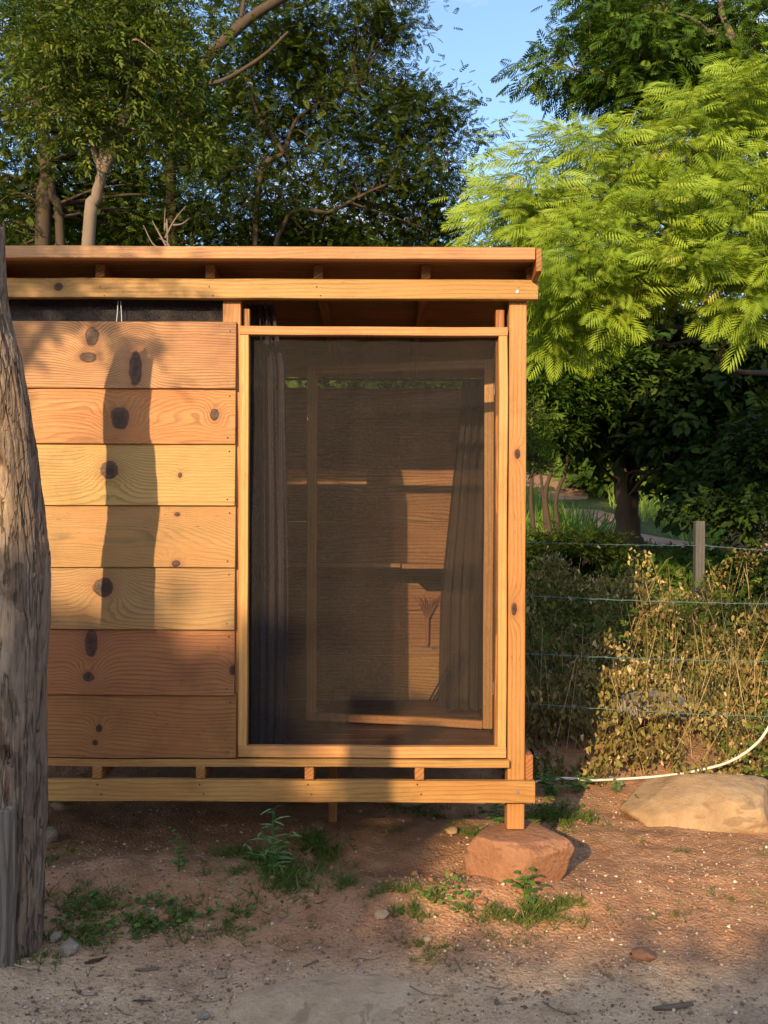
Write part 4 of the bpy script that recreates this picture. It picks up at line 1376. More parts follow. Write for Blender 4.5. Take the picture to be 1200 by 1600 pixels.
for px, py, rx, ry, n, h in PATCH:
    c = G(px, py); ex_ = G(px + rx, py); ey = G(px, py - ry)
    ax, ay = abs(ex_.x - c.x), max(abs(ey.y - c.y), 0.02)
    n = int(n * 1.0)
    u = RNG.normal(0, 0.6, (n, 2))
    X_, Y_ = c.x + u[:, 0] * ax, c.y + u[:, 1] * ay
    k = fbm(X_ * 14, Y_ * 14, seed=77, octv=2) > -0.1
    X_, Y_ = X_[k], Y_[k]
    P_.append(np.stack([X_, Y_, height(X_, Y_) - 0.002], 1))
    S_.append(h * 0.85 * RNG.uniform(0.4, 1.3, len(X_)))
    T_.append(np.clip(RNG.normal(0.5, 0.25, len(X_)), 0, 1))
P_, S_, T_ = np.concatenate(P_), np.concatenate(S_), np.concatenate(T_)
n = len(P_)
rep = 3
P2 = np.repeat(P_, rep, 0); S2 = np.repeat(S_, rep) * RNG.uniform(0.6, 1.2, n * rep); T2 = np.repeat(T_, rep)
dd = RNG.normal(size=(n * rep, 3)) * np.array([0.7, 0.7, 0.25]) + np.array([0, 0, 0.75])
dd[:, 2] = np.abs(dd[:, 2])
nn = RNG.normal(size=(n * rep, 3)) * np.array([1, 1, 0.1]) + np.array([0, -0.4, 0.2])
Vp, Fp, Tp = scatter(blade, P2, dd, nn, S2, T2)
tag(put('grass', mesh_np('grass', Vp, Fp, False, Tp), M_GRASS), 'short green grass tufts on the earth before the hut', 'grass', kind='stuff')

OV = t_ovate(0.62, 0.08, 0.12)
# creeping broad-leaf groundcover mixed in the grass
P_, S_ = [], []
for px, py, rx, ry, n, s in ((240, 1430, 140, 36, 170, 0.03), (150, 1460, 80, 28, 90, 0.03), (700, 1405, 50, 24, 90, 0.028), (420, 1365, 60, 26, 80, 0.026), (120, 1420, 60, 20, 50, 0.03), (860, 1270, 45, 14, 90, 0.03), (330, 1430, 60, 14, 30, 0.03)):
    c = G(px, py); ex_ = G(px + rx, py); ey = G(px, py - ry)
    u = RNG.normal(0, 0.5, (n, 2))
    X_, Y_ = c.x + u[:, 0] * abs(ex_.x - c.x), c.y + u[:, 1] * abs(ey.y - c.y)
    P_.append(np.stack([X_, Y_, height(X_, Y_) + RNG.uniform(0.005, 0.045, n)], 1)); S_.append(s * RNG.uniform(0.5, 1.2, n))
P_, S_ = np.concatenate(P_), np.concatenate(S_)
n = len(P_)
dd = RNG.normal(size=(n, 3)) * np.array([1, 1, 0.3]); nn = RNG.normal(size=(n, 3)) * 0.35 + np.array([0, -0.35, 1])
Vp, Fp, Tp = scatter(OV, P_, dd, nn, S_, RNG.random(n))
tag(put('ground_cover', mesh_np('ground_cover', Vp, Fp, False, Tp), M_WEED), 'low creeping leaves among the grass', 'ground cover', kind='stuff')


def stem_plant(name, label, base, stems, leafm, tmpl=OV, leaf=0.03, cat='weed', seed=0, group=None):
    """stems: (dx, dy, height, leaves, droop)"""
    rng = np.random.default_rng(seed)
    root = empty(name, base, label, cat, group)
    sb = Bag(); P_, D_, N_, S_ = [], [], [], []
    for dx, dy, h, nl, dr in stems:
        tip = base + Vector((dx, dy, h))
        mid = base + Vector((dx * 0.35, dy * 0.35, h * 0.6))
        sp = spline([base + Vector((0, 0, -0.01)), mid, tip], 12)
        sb.tube(sp, np.linspace(0.0028, 0.0012, 12), 5)
        for i in range(nl):
            u = 0.25 + 0.75 * (i + 1) / nl
            q = sp[min(11, int(u * 11))]
            a = i * 2.4 + rng.uniform(-0.4, 0.4)
            P_.append(list(q)); D_.append((math.cos(a), math.sin(a) * 0.9, dr + rng.uniform(-0.2, 0.2)))
            N_.append((rng.normal(0, 0.2), -0.3, 1)); S_.append(leaf * rng.uniform(0.7, 1.2) * (1.15 - 0.4 * u))
    put_at('stem', sb.mesh('stem', True), M_WEED, base, root)
    V, Fc, T = scatter(tmpl, np.array(P_), np.array(D_, float), np.array(N_, float), np.array(S_), rng.uniform(0.3, 1, len(P_)))
    me = mesh_np('leaves', V, Fc, False, T)
    put_at('leaves', me, leafm, base, root)
    return root


LANCE = t_ovate(0.16, 0.04, 0.18)
g = G(425, 1365)
stem_plant('weed', 'tall pale weed with narrow whorled leaves in front of the beam', g, [(0.0, 0.02, 0.29, 8, 0.05), (0.01, 0.02, 0.295, 9, 0.35), (0.09, 0.0, 0.19, 11, 0.1), (-0.05, 0.02, 0.2, 9, 0.0), (0.05, -0.02, 0.12, 8, 0.3), (-0.09, -0.02, 0.1, 7, 0.3)], M_WEEDPALE, LANCE, 0.085, seed=2)
g = G(490, 1330)
stem_plant('weed', 'bushy green weed right of the tall pale weed', g, [(0.03, 0, 0.12, 9, 0.2), (-0.04, 0, 0.1, 9, 0.3), (0.08, -0.02, 0.1, 8, 0.2), (-0.1, -0.03, 0.06, 7, 0.2), (0.12, -0.05, 0.05, 6, 0.1)], M_WEED, LANCE, 0.06, seed=3)
g = G(279, 1362)
stem_plant('seedling', 'upright seedling with round leaves on bare soil before the siding', g, [(-0.01, 0, 0.19, 8, 0.1), (0.03, 0.0, 0.14, 7, 0.0), (-0.01, -0.02, 0.05, 5, 0.0)], M_WEED, OV, 0.042, 'seedling', 4)
g = G(822, 1402)
stem_plant('seedling', 'round leaved seedling growing in front of the red footing stone', g, [(-0.03, 0, 0.1, 7, -0.1), (0.03, 0, 0.11, 7, 0.0), (-0.06, -0.01, 0.07, 5, 0), (0.06, -0.01, 0.05, 4, 0)], M_WEED, OV, 0.055, 'seedling', 5)
g = G(828, 1418)
stem_plant('seedling', 'smallest seedling just below the one at the footing stone', g, [(0, 0, 0.05, 5, 0), (0.02, 0, 0.04, 3, 0)], M_WEED, OV, 0.04, 'seedling', 6)
g = G(993, 1275)
stem_plant('weed', 'bright green weed at the left foot of the tan boulder', g, [(0, 0, 0.11, 12, 0.1), (-0.05, 0, 0.08, 10, 0.1), (0.06, 0, 0.07, 10, 0.2), (0.1, 0, 0.04, 8, 0.2), (-0.02, -0.03, 0.05, 8, 0.2)], M_WEED, t_ovate(0.4), 0.045, seed=7)
g = G(1043, 1272)
stem_plant('seedling', 'dark leaved seedling standing against the middle of the tan boulder', g, [(0.01, 0, 0.13, 8, 0), (-0.03, 0, 0.07, 5, 0), (0.03, -0.01, 0.05, 4, 0)], M_WEED, OV, 0.055, 'seedling', 8)
g = G(855, 1250)
stem_plant('weed', 'leafy green weed at the right corner of the hut', g, [(0, 0, 0.2, 12, 0), (-0.07, 0.02, 0.16, 10, 0), (0.08, 0, 0.13, 10, 0), (0.16, 0.0, 0.09, 9, 0), (0.04, -0.03, 0.08, 8, 0)], M_WEED, OV, 0.055, seed=9)
g = G(905, 1240)
stem_plant('weed', 'low round leaved weed between the hut corner and the boulder', g, [(0, 0, 0.12, 10, 0), (0.08, 0.02, 0.09, 10, 0), (-0.07, 0, 0.07, 8, 0)], M_WEED, OV, 0.05, seed=10)
g = G(962, 1240)
stem_plant('weed', 'small sunlit weed at the left end of the white hose', g, [(0, 0, 0.09, 9, 0), (0.04, 0.02, 0.07, 8, 0), (-0.03, 0, 0.05, 6, 0)], M_WEEDPALE, OV, 0.04, seed=11)
g = G(800, 1280)
stem_plant('weed', 'shaded weed under the right end of the hut behind the footing', WP(775, 1290, 0.7) - Vector((0, 0, 0.0)), [(0, 0, 0.12, 9, 0), (0.1, 0, 0.1, 9, 0), (-0.1, 0, 0.1, 9, 0)], M_WEED, OV, 0.05, seed=12)

# ------------------------------------------------------------------ hose
hp = [WP(835, 1222, 1.25), WP(880, 1216, 1.25), WP(925, 1219, 1.3), WP(975, 1217, 1.4), WP(1040, 1212, 1.45), WP(1095, 1203, 1.4), WP(1140, 1190, 1.3), WP(1175, 1168, 1.25), WP(1200, 1138, 1.2), WP(1240, 1060, 1.2), WP(1300, 940, 1.2)]
for q in hp[:5]: q.z = max(q.z, hz(q.x, q.y) + 0.012)
b = Bag(); b.tube(spline(hp, 80), [0.0082] * 80, 10)
tag(put_at('hose', b.mesh('hose', True), M_HOSE, hp[3]), 'white hose curving up behind the tan boulder at the right', 'hose')

# ------------------------------------------------------------------ wire fences
fn = empty('barbed_wire_fence', (3.6, 1.2, hz(3.6, 1.2)), 'greenish barbed wire strands across the withered vines right of the hut', 'fence')


def wire(name, p0, p1, parent, sag=0.02, r=0.0022, barbs=True, step=0.11):
    n = 60
    pts = [Vector(p0).lerp(Vector(p1), i / (n - 1)) for i in range(n)]
    for i, q in enumerate(pts):
        u = i / (n - 1); q.z -= sag * 4 * u * (1 - u); q.z += 0.002 * math.sin(i * 1.7)
    b = Bag(); b.tube(pts, [r] * n, 6)
    if barbs:
        L = (Vector(p1) - Vector(p0)).length
        for k in range(int(L / step)):
            q = pts[min(n - 1, int(k * step / L * (n - 1)))]
            for s in (-1, 1):
                dv = Vector((0.006 * s, RNG.uniform(-0.006, 0.006), 0.012 * s))
                b.tube([q - dv, q + dv], [0.0016, 0.0012], 4)
    return put_at(name, b.mesh(name, True), M_WIRE, pts[0], parent)


for (pa, pb) in (((600, 914), (1280, 944)), ((600, 1005), (1280, 1034)), ((600, 1078), (1280, 1122))):
    wire('wire', WP(pa[0], pa[1], 1.75), WP(pb[0], pb[1], 1.45), fn, 0.03)
lumber('post', (3.05, 1.5, hz(3.05, 1.5) - 0.05), (3.05, 1.5, 1.45), 0.08, 0.08, M_FPOST, fn, up=(1, 0, 0))
Yf = 4.6
fx = WP(1092, 905, Yf)
f2 = empty('wire_fence', (fx.x, Yf, hz(fx.x, Yf)), 'grey squared fence post carrying one thin wire in the shade', 'fence')
lumber('post', (fx.x, Yf, hz(fx.x, Yf) - 0.02), (fx.x, Yf, ZZ(812, Yf)), 0.088, 0.08, M_FPOST, f2, up=(1, 0, 0))
wire('wire', WP(620, 838, Yf - 0.2), (fx.x - 0.03, Yf - 0.046, ZZ(850, Yf)), f2, 0.02, 0.0022)
wire('wire', (fx.x + 0.03, Yf - 0.046, ZZ(850, Yf)), WP(1330, 862, Yf - 0.4), f2, 0.02, 0.0022)
pf = WP(1143, 800, 14)
pfp = lumber('fence_post', (pf.x, 14, hz(pf.x, 14)), (pf.x, 14, ZZ(752, 14)), 0.12, 0.11, M_FPOST, None, up=(1, 0, 0))
tag(pfp, 'far pale fence post standing in the field beyond the trees', 'fence post')

# ------------------------------------------------------------------ withered vines on the bank
HANG = t_ovate(0.5, 0.22, 0.25)
N = 74000
bx = RNG.uniform(0.75, 4.6, N); by = 1.36 + 3.4 * RNG.random(N) ** 1.2
gz = height(bx, by)
hn = fbm(bx * 2.1, by * 1.9, seed=91, octv=3)
hgt = 0.04 + 0.66 * np.clip(hn * 0.6 + 0.42, 0, 1) ** 1.3 + 0.12 * np.clip(fbm(bx * 6, by * 6, seed=93, octv=2), 0, 1)
hgt = hgt * np.clip((by - 1.25 - 0.12 * fbm(bx * 3, bx * 0, seed=97, octv=2)) / 0.95, 0.06, 1) + 0.04
bz = gz + hgt * RNG.random(N) ** 0.6
cl = fbm(bx * 4.5, bz * 3.2, by * 4.5, seed=95, octv=3)
keep = cl > RNG.uniform(-0.35, 0.35, N)
bx, by, bz, cl = bx[keep], by[keep], bz[keep], cl[keep]
N = len(bx)
dd = RNG.normal(size=(N, 3)) * np.array([0.45, 0.45, 0.35]) + np.array([0, -0.1, -0.85])
nn = RNG.normal(size=(N, 3)) + np.array([0, -0.8, 0.2])
tn = np.clip(0.40 + 0.30 * fbm(bx * 1.1, by * 1.1, seed=98, octv=2) + RNG.normal(0, 0.24, N), 0, 1)
Vp, Fp, Tp = scatter(HANG, np.stack([bx, by, bz], 1), dd, nn, RNG.uniform(0.018, 0.060, N), tn)
tag(put('withered_vines', mesh_np('withered_vines', Vp, Fp, False, Tp), M_DRY), 'thick mat of withered brown hanging leaves on the bank', 'withered vines', kind='stuff')
b = Bag()
for i in range(620):
    x, y = RNG.uniform(0.75, 4.4), 1.45 + 2.9 * RNG.random() ** 1.2
    g = hz(x, y); h = RNG.uniform(0.2, 0.70) * min(1, (y - 1.2) / 0.5)
    lean = RNG.normal(0, 0.14, 2)
    p0 = Vector((x, y, g)); p2 = p0 + Vector((lean[0], lean[1], h)); p3 = p2 + Vector((RNG.normal(0, 0.05), -0.02, RNG.uniform(-0.06, 0.03)))
    b.tube([p0, (p0 + p2) / 2, p2, p3], [0.0028, 0.0024, 0.0018, 0.001], 3, RNG.uniform(0.3, 1.0))
tag(put('dry_stalks', b.mesh('dry_stalks'), M_DRY), 'thin dry stalks standing through the withered vines', 'dry stalks', kind='stuff')


def leafmass(name, label, cat, fnpos, n, tmpl, size, mat, seed, up=0.3, kind='stuff', tonec=0.5):
    rng = np.random.default_rng(seed)
    P_ = fnpos(rng, n)
    N = len(P_)
    dd = rng.normal(size=(N, 3)) * np.array([1, 1, 0.5]) + np.array([0, -0.2, up])
    nn = rng.normal(size=(N, 3)) * 0.5 + np.array([0, -0.4, 1])
    V, Fc, T = scatter(tmpl, P_, dd, nn, size * rng.uniform(0.5, 1.3, N), np.clip(rng.normal(tonec, 0.25, N), 0, 1))
    return tag(put(name, mesh_np(name, V, Fc, False, T), mat), label, cat, kind=kind)


SPRIG = t_sprig(6, 0.5, 0.5, 3)


def bankpos(x0, x1, y0, y1, h0, h1, seed):
    def f(rng, n):
        x = rng.uniform(x0, x1, n); y = rng.uniform(y0, y1, n)
        k = fbm(x * 1.3, y * 1.3, seed=seed, octv=3)
        h = (h0 + (h1 - h0) * (k * 0.5 + 0.5)) * rng.random(n) ** 0.6
        ok = k > -0.6
        return np.stack([x, y, height(x, y) + np.maximum(h, 0)], 1)[ok]
    return f


leafmass('undergrowth', 'dark green undergrowth behind the withered vines', 'undergrowth', bankpos(0.6, 7.5, 4.0, 8.5, 0.06, 0.30, 101), 5200, SPRIG, 0.13, M_LMID, 5)
leafmass('undergrowth', 'deep green brush on the slope around the thick trunk', 'undergrowth', bankpos(0.6, 11, 8.5, 12.5, 0.0, 0.14, 103), 2600, SPRIG, 0.14, M_LDARK, 6)
# green weeds mixed in the bank, right edge vines
leafmass('green_vines', 'fresh green vine leaves at the right edge over the withered ones', 'vines', lambda rng, n: (lambda x, y: np.stack([x, y, height(x, y) + rng.uniform(0.02, 0.75, n) * np.clip((x - 2.05) * 1.6, 0.1, 1)], 1))(rng.uniform(2.15, 3.3, n), rng.uniform(1.15, 1.9, n)), 520, OV, 0.055, M_LOLIVE, 8, tonec=0.7)
leafmass('green_shoots', 'scattered green shoots among the withered vines', 'green shoots', lambda rng, n: (lambda x, y: np.stack([x, y, height(x, y) + rng.uniform(0.2, 0.5, n)], 1))(rng.uniform(0.8, 4.2, n), rng.uniform(2.6, 4.5, n)), 900, SPRIG, 0.075, M_LOLIVE, 9, tonec=0.5)
p = WP(945, 905, 3.6)
stem_plant('weed', 'sunlit broad leaved weed standing above the withered vines', Vector((p.x, 3.6, hz(p.x, 3.6))), [(0, 0, 0.62, 12, 0), (-0.08, 0, 0.5, 10, 0), (0.1, 0, 0.5, 10, 0), (0.05, -0.05, 0.42, 9, 0)], M_WEED, OV, 0.10, seed=15)


def fieldpos(rng, n):
    x = rng.uniform(-2, 22, n); y = rng.uniform(13.5, 42, n)
    pathx = np.interp(y, [9.5, 12.5, 15.5, 19, 24, 32], [8.5, 6.2, 5.2, 4.9, 4.6, 3.0])
    ok = np.abs(x - pathx) > 0.95
    x, y = x[ok], y[ok]
    return np.stack([x, y, height(x, y) - 0.02], 1)


tall = (np.array([(0, 0.03, 0), (0, -0.03, 0), (0.6, -0.02, 0.02), (0.6, 0.02, 0.02), (1.0, 0.0, -0.06), (1.0, 0.004, -0.06)]), np.array([(0, 1, 2, 3), (3, 2, 4, 5)]))
rng = np.random.default_rng(44)
P_ = fieldpos(rng, 24000); N = len(P_)
dd = rng.normal(size=(N, 3)) * np.array([0.35, 0.35, 0.1]) + np.array([0.1, 0, 1])
nn = rng.normal(size=(N, 3)) * 0.4 + np.array([0, -1, 0.2])
Vp, Fp, Tp = scatter(tall, P_, dd, nn, rng.uniform(0.3, 0.75, N), np.clip(rng.normal(0.5, 0.22, N) + 0.25 * fbm(P_[:, 0] * 0.5, P_[:, 1] * 0.5, seed=4, octv=2), 0, 1))
tag(put('field_grass', mesh_np('field_grass', Vp, Fp, False, Tp), M_FIELD), 'tall bright grass in the field beside the path', 'grass', kind='stuff')

# ------------------------------------------------------------------ trees
FE = t_feather(8, 0.43, 0.060, 52, 0.3)
FES = t_feather(6, 0.36, 0.11)
FINE = t_feather(5, 0.30, 0.16)
SP7 = t_sprig(7, 0.42, 0.34, 5)
SP5 = t_sprig(5, 0.55, 0.55, 6)


def gbase(px, Y):
    x = XX(px, Y)
    return Vector((x, Y, hz(x, Y)))


# B: bright feathery tree at the right
b0 = gbase(1340, 4.6)
tree('feathery_tree', 'bright yellow green feathery tree hanging over the right of the hut', 'tree', b0,
     [([b0, b0 + Vector((-0.1, 0, 1.4)), WP(1250, 400, 4.2), WP(1200, 300, 4.0), WP(1190, 230, 4.0)], 0.13, 0.03),
      ([WP(1260, 420, 4.3), WP(1130, 330, 3.8), WP(1000, 300, 3.5), WP(880, 300, 3.4)], 0.06, 0.012),
      ([WP(1235, 350, 4.1), WP(1120, 250, 3.8), WP(980, 220, 3.5)], 0.05, 0.012),
      ([WP(1270, 480, 4.3), WP(1120, 430, 3.6), WP(960, 400, 3.2)], 0.05, 0.012)],
     [E(835, 325, 62, 50, 3.4, 0.5), E(800, 350, 36, 30, 3.2, 0.35), E(900, 275, 95, 72, 3.5, 0.6), E(1010, 250, 95, 75, 3.6, 0.7), E(1120, 215, 90, 85, 3.7, 0.7), E(960, 370, 110, 80, 3.0, 0.7), E(1090, 350, 105, 85, 3.0, 0.7),
      E(1180, 330, 80, 110, 2.9, 0.6), E(890, 420, 60, 72, 2.7, 0.4), E(940, 470, 38, 50, 2.6, 0.3), E(1185, 440, 40, 70, 2.5, 0.3), E(1070, 430, 38, 40, 2.6, 0.3), E(1180, 130, 45, 55, 3.7, 0.5), E(870, 490, 38, 70, 3.1, 0.3), E(850, 230, 28, 26, 3.6, 0.3)],
     340, 15, FE, 0.205, 0.14, M_LBRIGHT, M_BARK, seed=11, twigs=170, twig_r=0.010, droop=0.48, out=1.0, rnd=0.4, shell=0.5, flat=0.25, upn=0.9, nface=(-0.1, -1.0, 0), tonevar=0.16, face=(-0.25, -0.5, 0))
# C: darker feathery tree above it
c0 = gbase(1250, 8.0)
tree('feathery_tree', 'dark green feathery tree reaching into the blue sky at the upper right', 'tree', c0,
     [([c0, c0 + Vector((0, 0, 2.0)), WP(1215, 200, 7.4), WP(1158, 75, 7.1), WP(1105, 52, 7.0), WP(1060, 20, 6.9)], 0.12, 0.03),
      ([WP(1180, 170, 7.3), WP(1030, 130, 6.8), WP(900, 110, 6.5)], 0.06, 0.012),
      ([WP(1180, 105, 6.3), WP(1148, 60, 6.3), WP(1128, 20, 6.3), WP(1118, -60, 6.3)], 0.04, 0.03), ([WP(1150, 62, 6.3), WP(1110, 50, 6.3), WP(1080, 28, 6.3), WP(1040, 18, 6.3)], 0.035, 0.012)],
     [E(885, 105, 50, 34, 6.6, 0.5), E(980, 80, 85, 60, 6.6, 0.9), E(1090, 90, 110, 75, 6.8, 0.9), E(925, 15, 50, 30, 6.8, 0.5), E(1040, -10, 110, 50, 6.8, 0.9), E(1170, 40, 70, 80, 6.9, 0.9), E(1010, 140, 90, 38, 6.5, 0.8), E(825, 120, 14, 12, 6.6, 0.2), E(915, 155, 22, 14, 6.5, 0.2)],
     250, 22, FES, 0.18, 0.14, M_LMID, M_BARKPALE, seed=12, twigs=120, droop=0.4, out=0.9, rnd=0.5, shell=0.35, flat=0.5, face=(-0.25, -0.2, 0))
# A1: pale trunk tree with larger oblong leaves
a0 = gbase(128, 4.4)
tree('slender_tree', 'slender pale trunked tree with oblong leaves behind the left of the roof', 'tree', a0,
     [([a0, WP(138, 385, 4.4), WP(150, 310, 4.4), WP(162, 262, 4.4)], 0.066, 0.045),
      ([WP(160, 270, 4.4), WP(185, 215, 4.4), WP(205, 120, 4.3), WP(215, 0, 4.3)], 0.058, 0.02),
      ([WP(158, 268, 4.4), WP(140, 215, 4.4), WP(120, 150, 4.3), WP(90, 20, 4.3)], 0.032, 0.012),
      ([WP(160, 262, 4.4), WP(163, 200, 4.5), WP(170, 100, 4.5)], 0.04, 0.015)],
     [E(120, 130, 95, 90, 4.2, 0.8), E(220, 120, 100, 110, 4.2, 0.8), E(150, 20, 130, 60, 4.2, 0.9), E(270, 30, 70, 60, 4.2, 0.7), E(90, 40, 90, 60, 4.3, 0.7), E(290, 190, 40, 50, 4.2, 0.4)],
     200, 14, SP7, 0.155, 0.14, M_LOLIVE, M_BARKPALE, seed=13, twigs=110, droop=0.5, out=0.7, rnd=0.7, shell=0.3, flat=0.7)
# A2: the large dark acacia in the middle
d0 = gbase(300, 8.2)
tree('acacia_tree', 'large dark fine leaved tree spreading behind the middle of the roof', 'tree', d0,
     [([d0, WP(268, 330, 8.0), WP(280, 200, 7.2), WP(315, 105, 6.4), WP(380, 38, 6.2), WP(450, -10, 6.2)], 0.075, 0.055), ([WP(372, 45, 6.2), WP(380, 10, 6.2), WP(384, -40, 6.2)], 0.03, 0.02),
      ([WP(318, 130, 6.3), WP(350, 125, 6.2), WP(410, 88, 6.2), WP(450, 50, 6.2)], 0.028, 0.015),
      ([d0 + Vector((0.9, 0, 0.2)), WP(400, 330, 7.6), WP(445, 235, 7.4), WP(470, 180, 7.3), WP(560, 130, 7.2)], 0.05, 0.015),
      ([d0 + Vector((0.7, 0, 0)), WP(430, 385, 7.5), WP(520, 330, 7.4), WP(600, 290, 7.3), WP(700, 260, 7.2)], 0.04, 0.012),
      ([WP(445, 240, 7.4), WP(400, 170, 7.4), WP(390, 80, 7.4)], 0.035, 0.012),
      ([WP(265, 385, 8.0), WP(262, 290, 8), WP(245, 210, 8), WP(235, 120, 8)], 0.035, 0.015)],
     [E(400, 60, 110, 80, 7.4, 1.0), E(520, 50, 110, 60, 7.4, 1.0), E(600, 25, 55, 40, 7.3, 0.6), E(470, 170, 130, 90, 7.6, 1.2), E(590, 180, 100, 75, 7.5, 1.1), E(680, 185, 60, 42, 7.3, 0.7), E(730, 215, 30, 24, 7.3, 0.4), E(560, 280, 120, 70, 7.8, 1.2), E(400, 300, 130, 80, 8.0, 1.2), E(660, 280, 80, 45, 7.6, 0.9), E(690, 350, 60, 40, 8.2, 0.8), E(310, 200, 90, 100, 8.4, 1.0), E(500, 370, 160, 40, 8.2, 1.0), E(300, 360, 100, 40, 8.6, 1.0), E(640, 370, 80, 30, 8.4, 0.8)],
     720, 40, FINE, 0.11, 0.17, M_LDARK, M_BARK, seed=14, twigs=260, twig_r=0.012, droop=0.1, out=0.6, rnd=0.8, shell=0.15, flat=0.6)
# A3: dark tree at the far left
e0 = gbase(60, 7.0)
tree('dark_tree', 'dark tree with twin brown trunks behind the left end of the roof', 'tree', e0,
     [([e0, WP(66, 385, 7.0), WP(72, 250, 7.0), WP(60, 150, 7.0), WP(45, 0, 7.0)], 0.11, 0.05),
      ([e0 + Vector((0.3, 0, 0)), WP(95, 385, 7.0), WP(80, 300, 7.0), WP(74, 220, 7.0)], 0.06, 0.05)],
     [E(30, 60, 130, 90, 7.2, 1.2), E(60, 200, 130, 100, 7.4, 1.2), E(170, 320, 130, 80, 8.0, 1.3), E(30, 330, 100, 80, 7.6, 1.2), E(220, 200, 90, 90, 8.4, 1.2), E(180, 60, 110, 80, 8.4, 1.2)],
     380, 32, FINE, 0.13, 0.22, M_LDARK, M_BARK, seed=15, twigs=120, droop=0.15, out=0.6, rnd=0.8, shell=0.2, flat=0.6)
# bare shrub twigs above the roof line
bs = Bag()
sb0_ = gbase(262, 3.4)
for pp in ([(262, 400), (257, 362), (258, 325)], [(258, 372), (272, 345), (290, 322)], [(260, 385), (245, 358), (238, 345)], [(262, 392), (240, 382), (224, 352)], [(270, 352), (284, 350), (296, 341)], [(268, 396), (262, 380), (248, 372)]):
    q = [WP(a, b, 3.4) for a, b in pp]
    if pp[0] == (262, 400): q = [sb0_] + q
    bs.tube(spline(q, 14), np.linspace(0.010, 0.003, 14), 5)
tag(put_at('bare_shrub', bs.mesh('bare_shrub', True), M_BARKPALE, sb0_), 'bare pale twigs rising just above the left half of the roof', 'shrub')
# D: broad leaved dark tree with a lit trunk
f0 = gbase(985, 10.2)
tree('broadleaf_tree', 'dark broad leaved tree with thick flared trunk beyond the fence', 'tree', f0,
     [([f0 + Vector((0.03, 0, -0.1)), WP(984, 850, 10.2), WP(980, 800, 10.2), WP(974, 740, 10.2), WP(960, 680, 10.2), WP(950, 560, 10.2)], 0.24, 0.12),
      ([WP(978, 770, 10.2), WP(1010, 700, 10.0), WP(1080, 640, 9.6), WP(1160, 600, 9.2)], 0.08, 0.03),
      ([WP(972, 760, 10.2), WP(945, 735, 10.0), WP(925, 700, 9.8)], 0.035, 0.012)],
     [E(1080, 640, 130, 85, 9.4, 1.4), E(1160, 720, 90, 75, 8.6, 1.2), E(1050, 680, 60, 45, 9.2, 1.0), E(950, 600, 100, 70, 9.8, 1.2), E(1130, 560, 110, 70, 9.6, 1.4), E(1190, 640, 80, 90, 9.0, 1.2), E(1120, 760, 60, 32, 8.4, 0.7), E(900, 640, 60, 60, 10.2, 1.0), E(990, 520, 110, 50, 10, 1.2)],
     330, 20, SP5, 0.30, 0.26, M_LBROAD, M_BARK, seed=16, twigs=90, droop=0.3, out=0.7, rnd=0.8, shell=0.2, flat=0.5)
# nearer dark sprays on the right edge
h0_ = gbase(1330, 5.4)
tree('small_tree', 'leafy dark sapling whose branches enter low at the right edge', 'tree', h0_,
     [([h0_, h0_ + Vector((-0.1, 0, 0.8)), h0_ + Vector((-0.3, 0, 1.6))], 0.06, 0.02)],
     [E(1180, 790, 50, 30, 5.0, 0.4), E(1190, 900, 30, 40, 4.6, 0.3), E(1120, 790, 45, 18, 5.2, 0.3), E(1195, 700, 50, 60, 5.4, 0.5), E(1150, 860, 45, 20, 5.2, 0.3)],
     75, 14, SP5, 0.15, 0.11, M_LBROAD, M_BARK, seed=17, twigs=40, droop=0.2, out=0.8, rnd=0.7, shell=0.2)
# shrubby trees right behind the hut corner
k0 = gbase(868, 9.0)
tree('thin_tree', 'cluster of thin dark stems with mid green leaves beside the hut corner', 'tree', k0,
     [([k0, WP(852, 780, 9), WP(862, 730, 9), WP(866, 640, 9)], 0.045, 0.02), ([k0 + Vector((-0.1, 0, 0)), WP(850, 790, 9), WP(840, 700, 9)], 0.035, 0.015),
      ([k0 + Vector((0.15, 0, 0)), WP(868, 790, 9), WP(884, 735, 9), WP(890, 690, 9)], 0.04, 0.015), ([k0 + Vector((-0.25, 0, 0)), WP(830, 780, 9), WP(835, 700, 9)], 0.04, 0.02)],
     [E(850, 660, 45, 40, 8.8, 0.8), E(880, 600, 60, 70, 8.8, 0.9), E(830, 560, 50, 80, 8.8, 0.9), E(920, 560, 60, 50, 8.8, 0.8)],
     150, 18, SP7, 0.26, 0.2, M_LMID, M_BARK, seed=18, twigs=60, droop=0.3, out=0.7, rnd=0.8, shell=0.2)
k1 = gbase(930, 6.0)
tree('bush', 'low dark bush between the hut corner and the thick trunk', 'bush', k1,
     [([k1, k1 + Vector((0, 0, 0.3))], 0.02, 0.01)],
     [E(870, 855, 50, 18, 6.0, 0.5), E(925, 858, 45, 14, 6.0, 0.5)],
     60, 16, SP7, 0.14, 0.1, M_LDARK, M_BARK, seed=19, twigs=20)

# small sunlit shoot by the hut corner
k2 = gbase(812, 2.6)
tree('sapling', 'lit upright sapling leaves touching the right edge of the hut post', 'sapling', k2,
     [([k2, WP(812, 780, 2.6), WP(828, 660, 2.6)], 0.012, 0.004)],
     [E(832, 690, 14, 45, 2.6, 0.12), E(836, 640, 12, 20, 2.6, 0.1)], 26, 8, SP7, 0.09, 0.05, M_LOLIVE, M_BARK, seed=20, twigs=14, droop=-0.3)

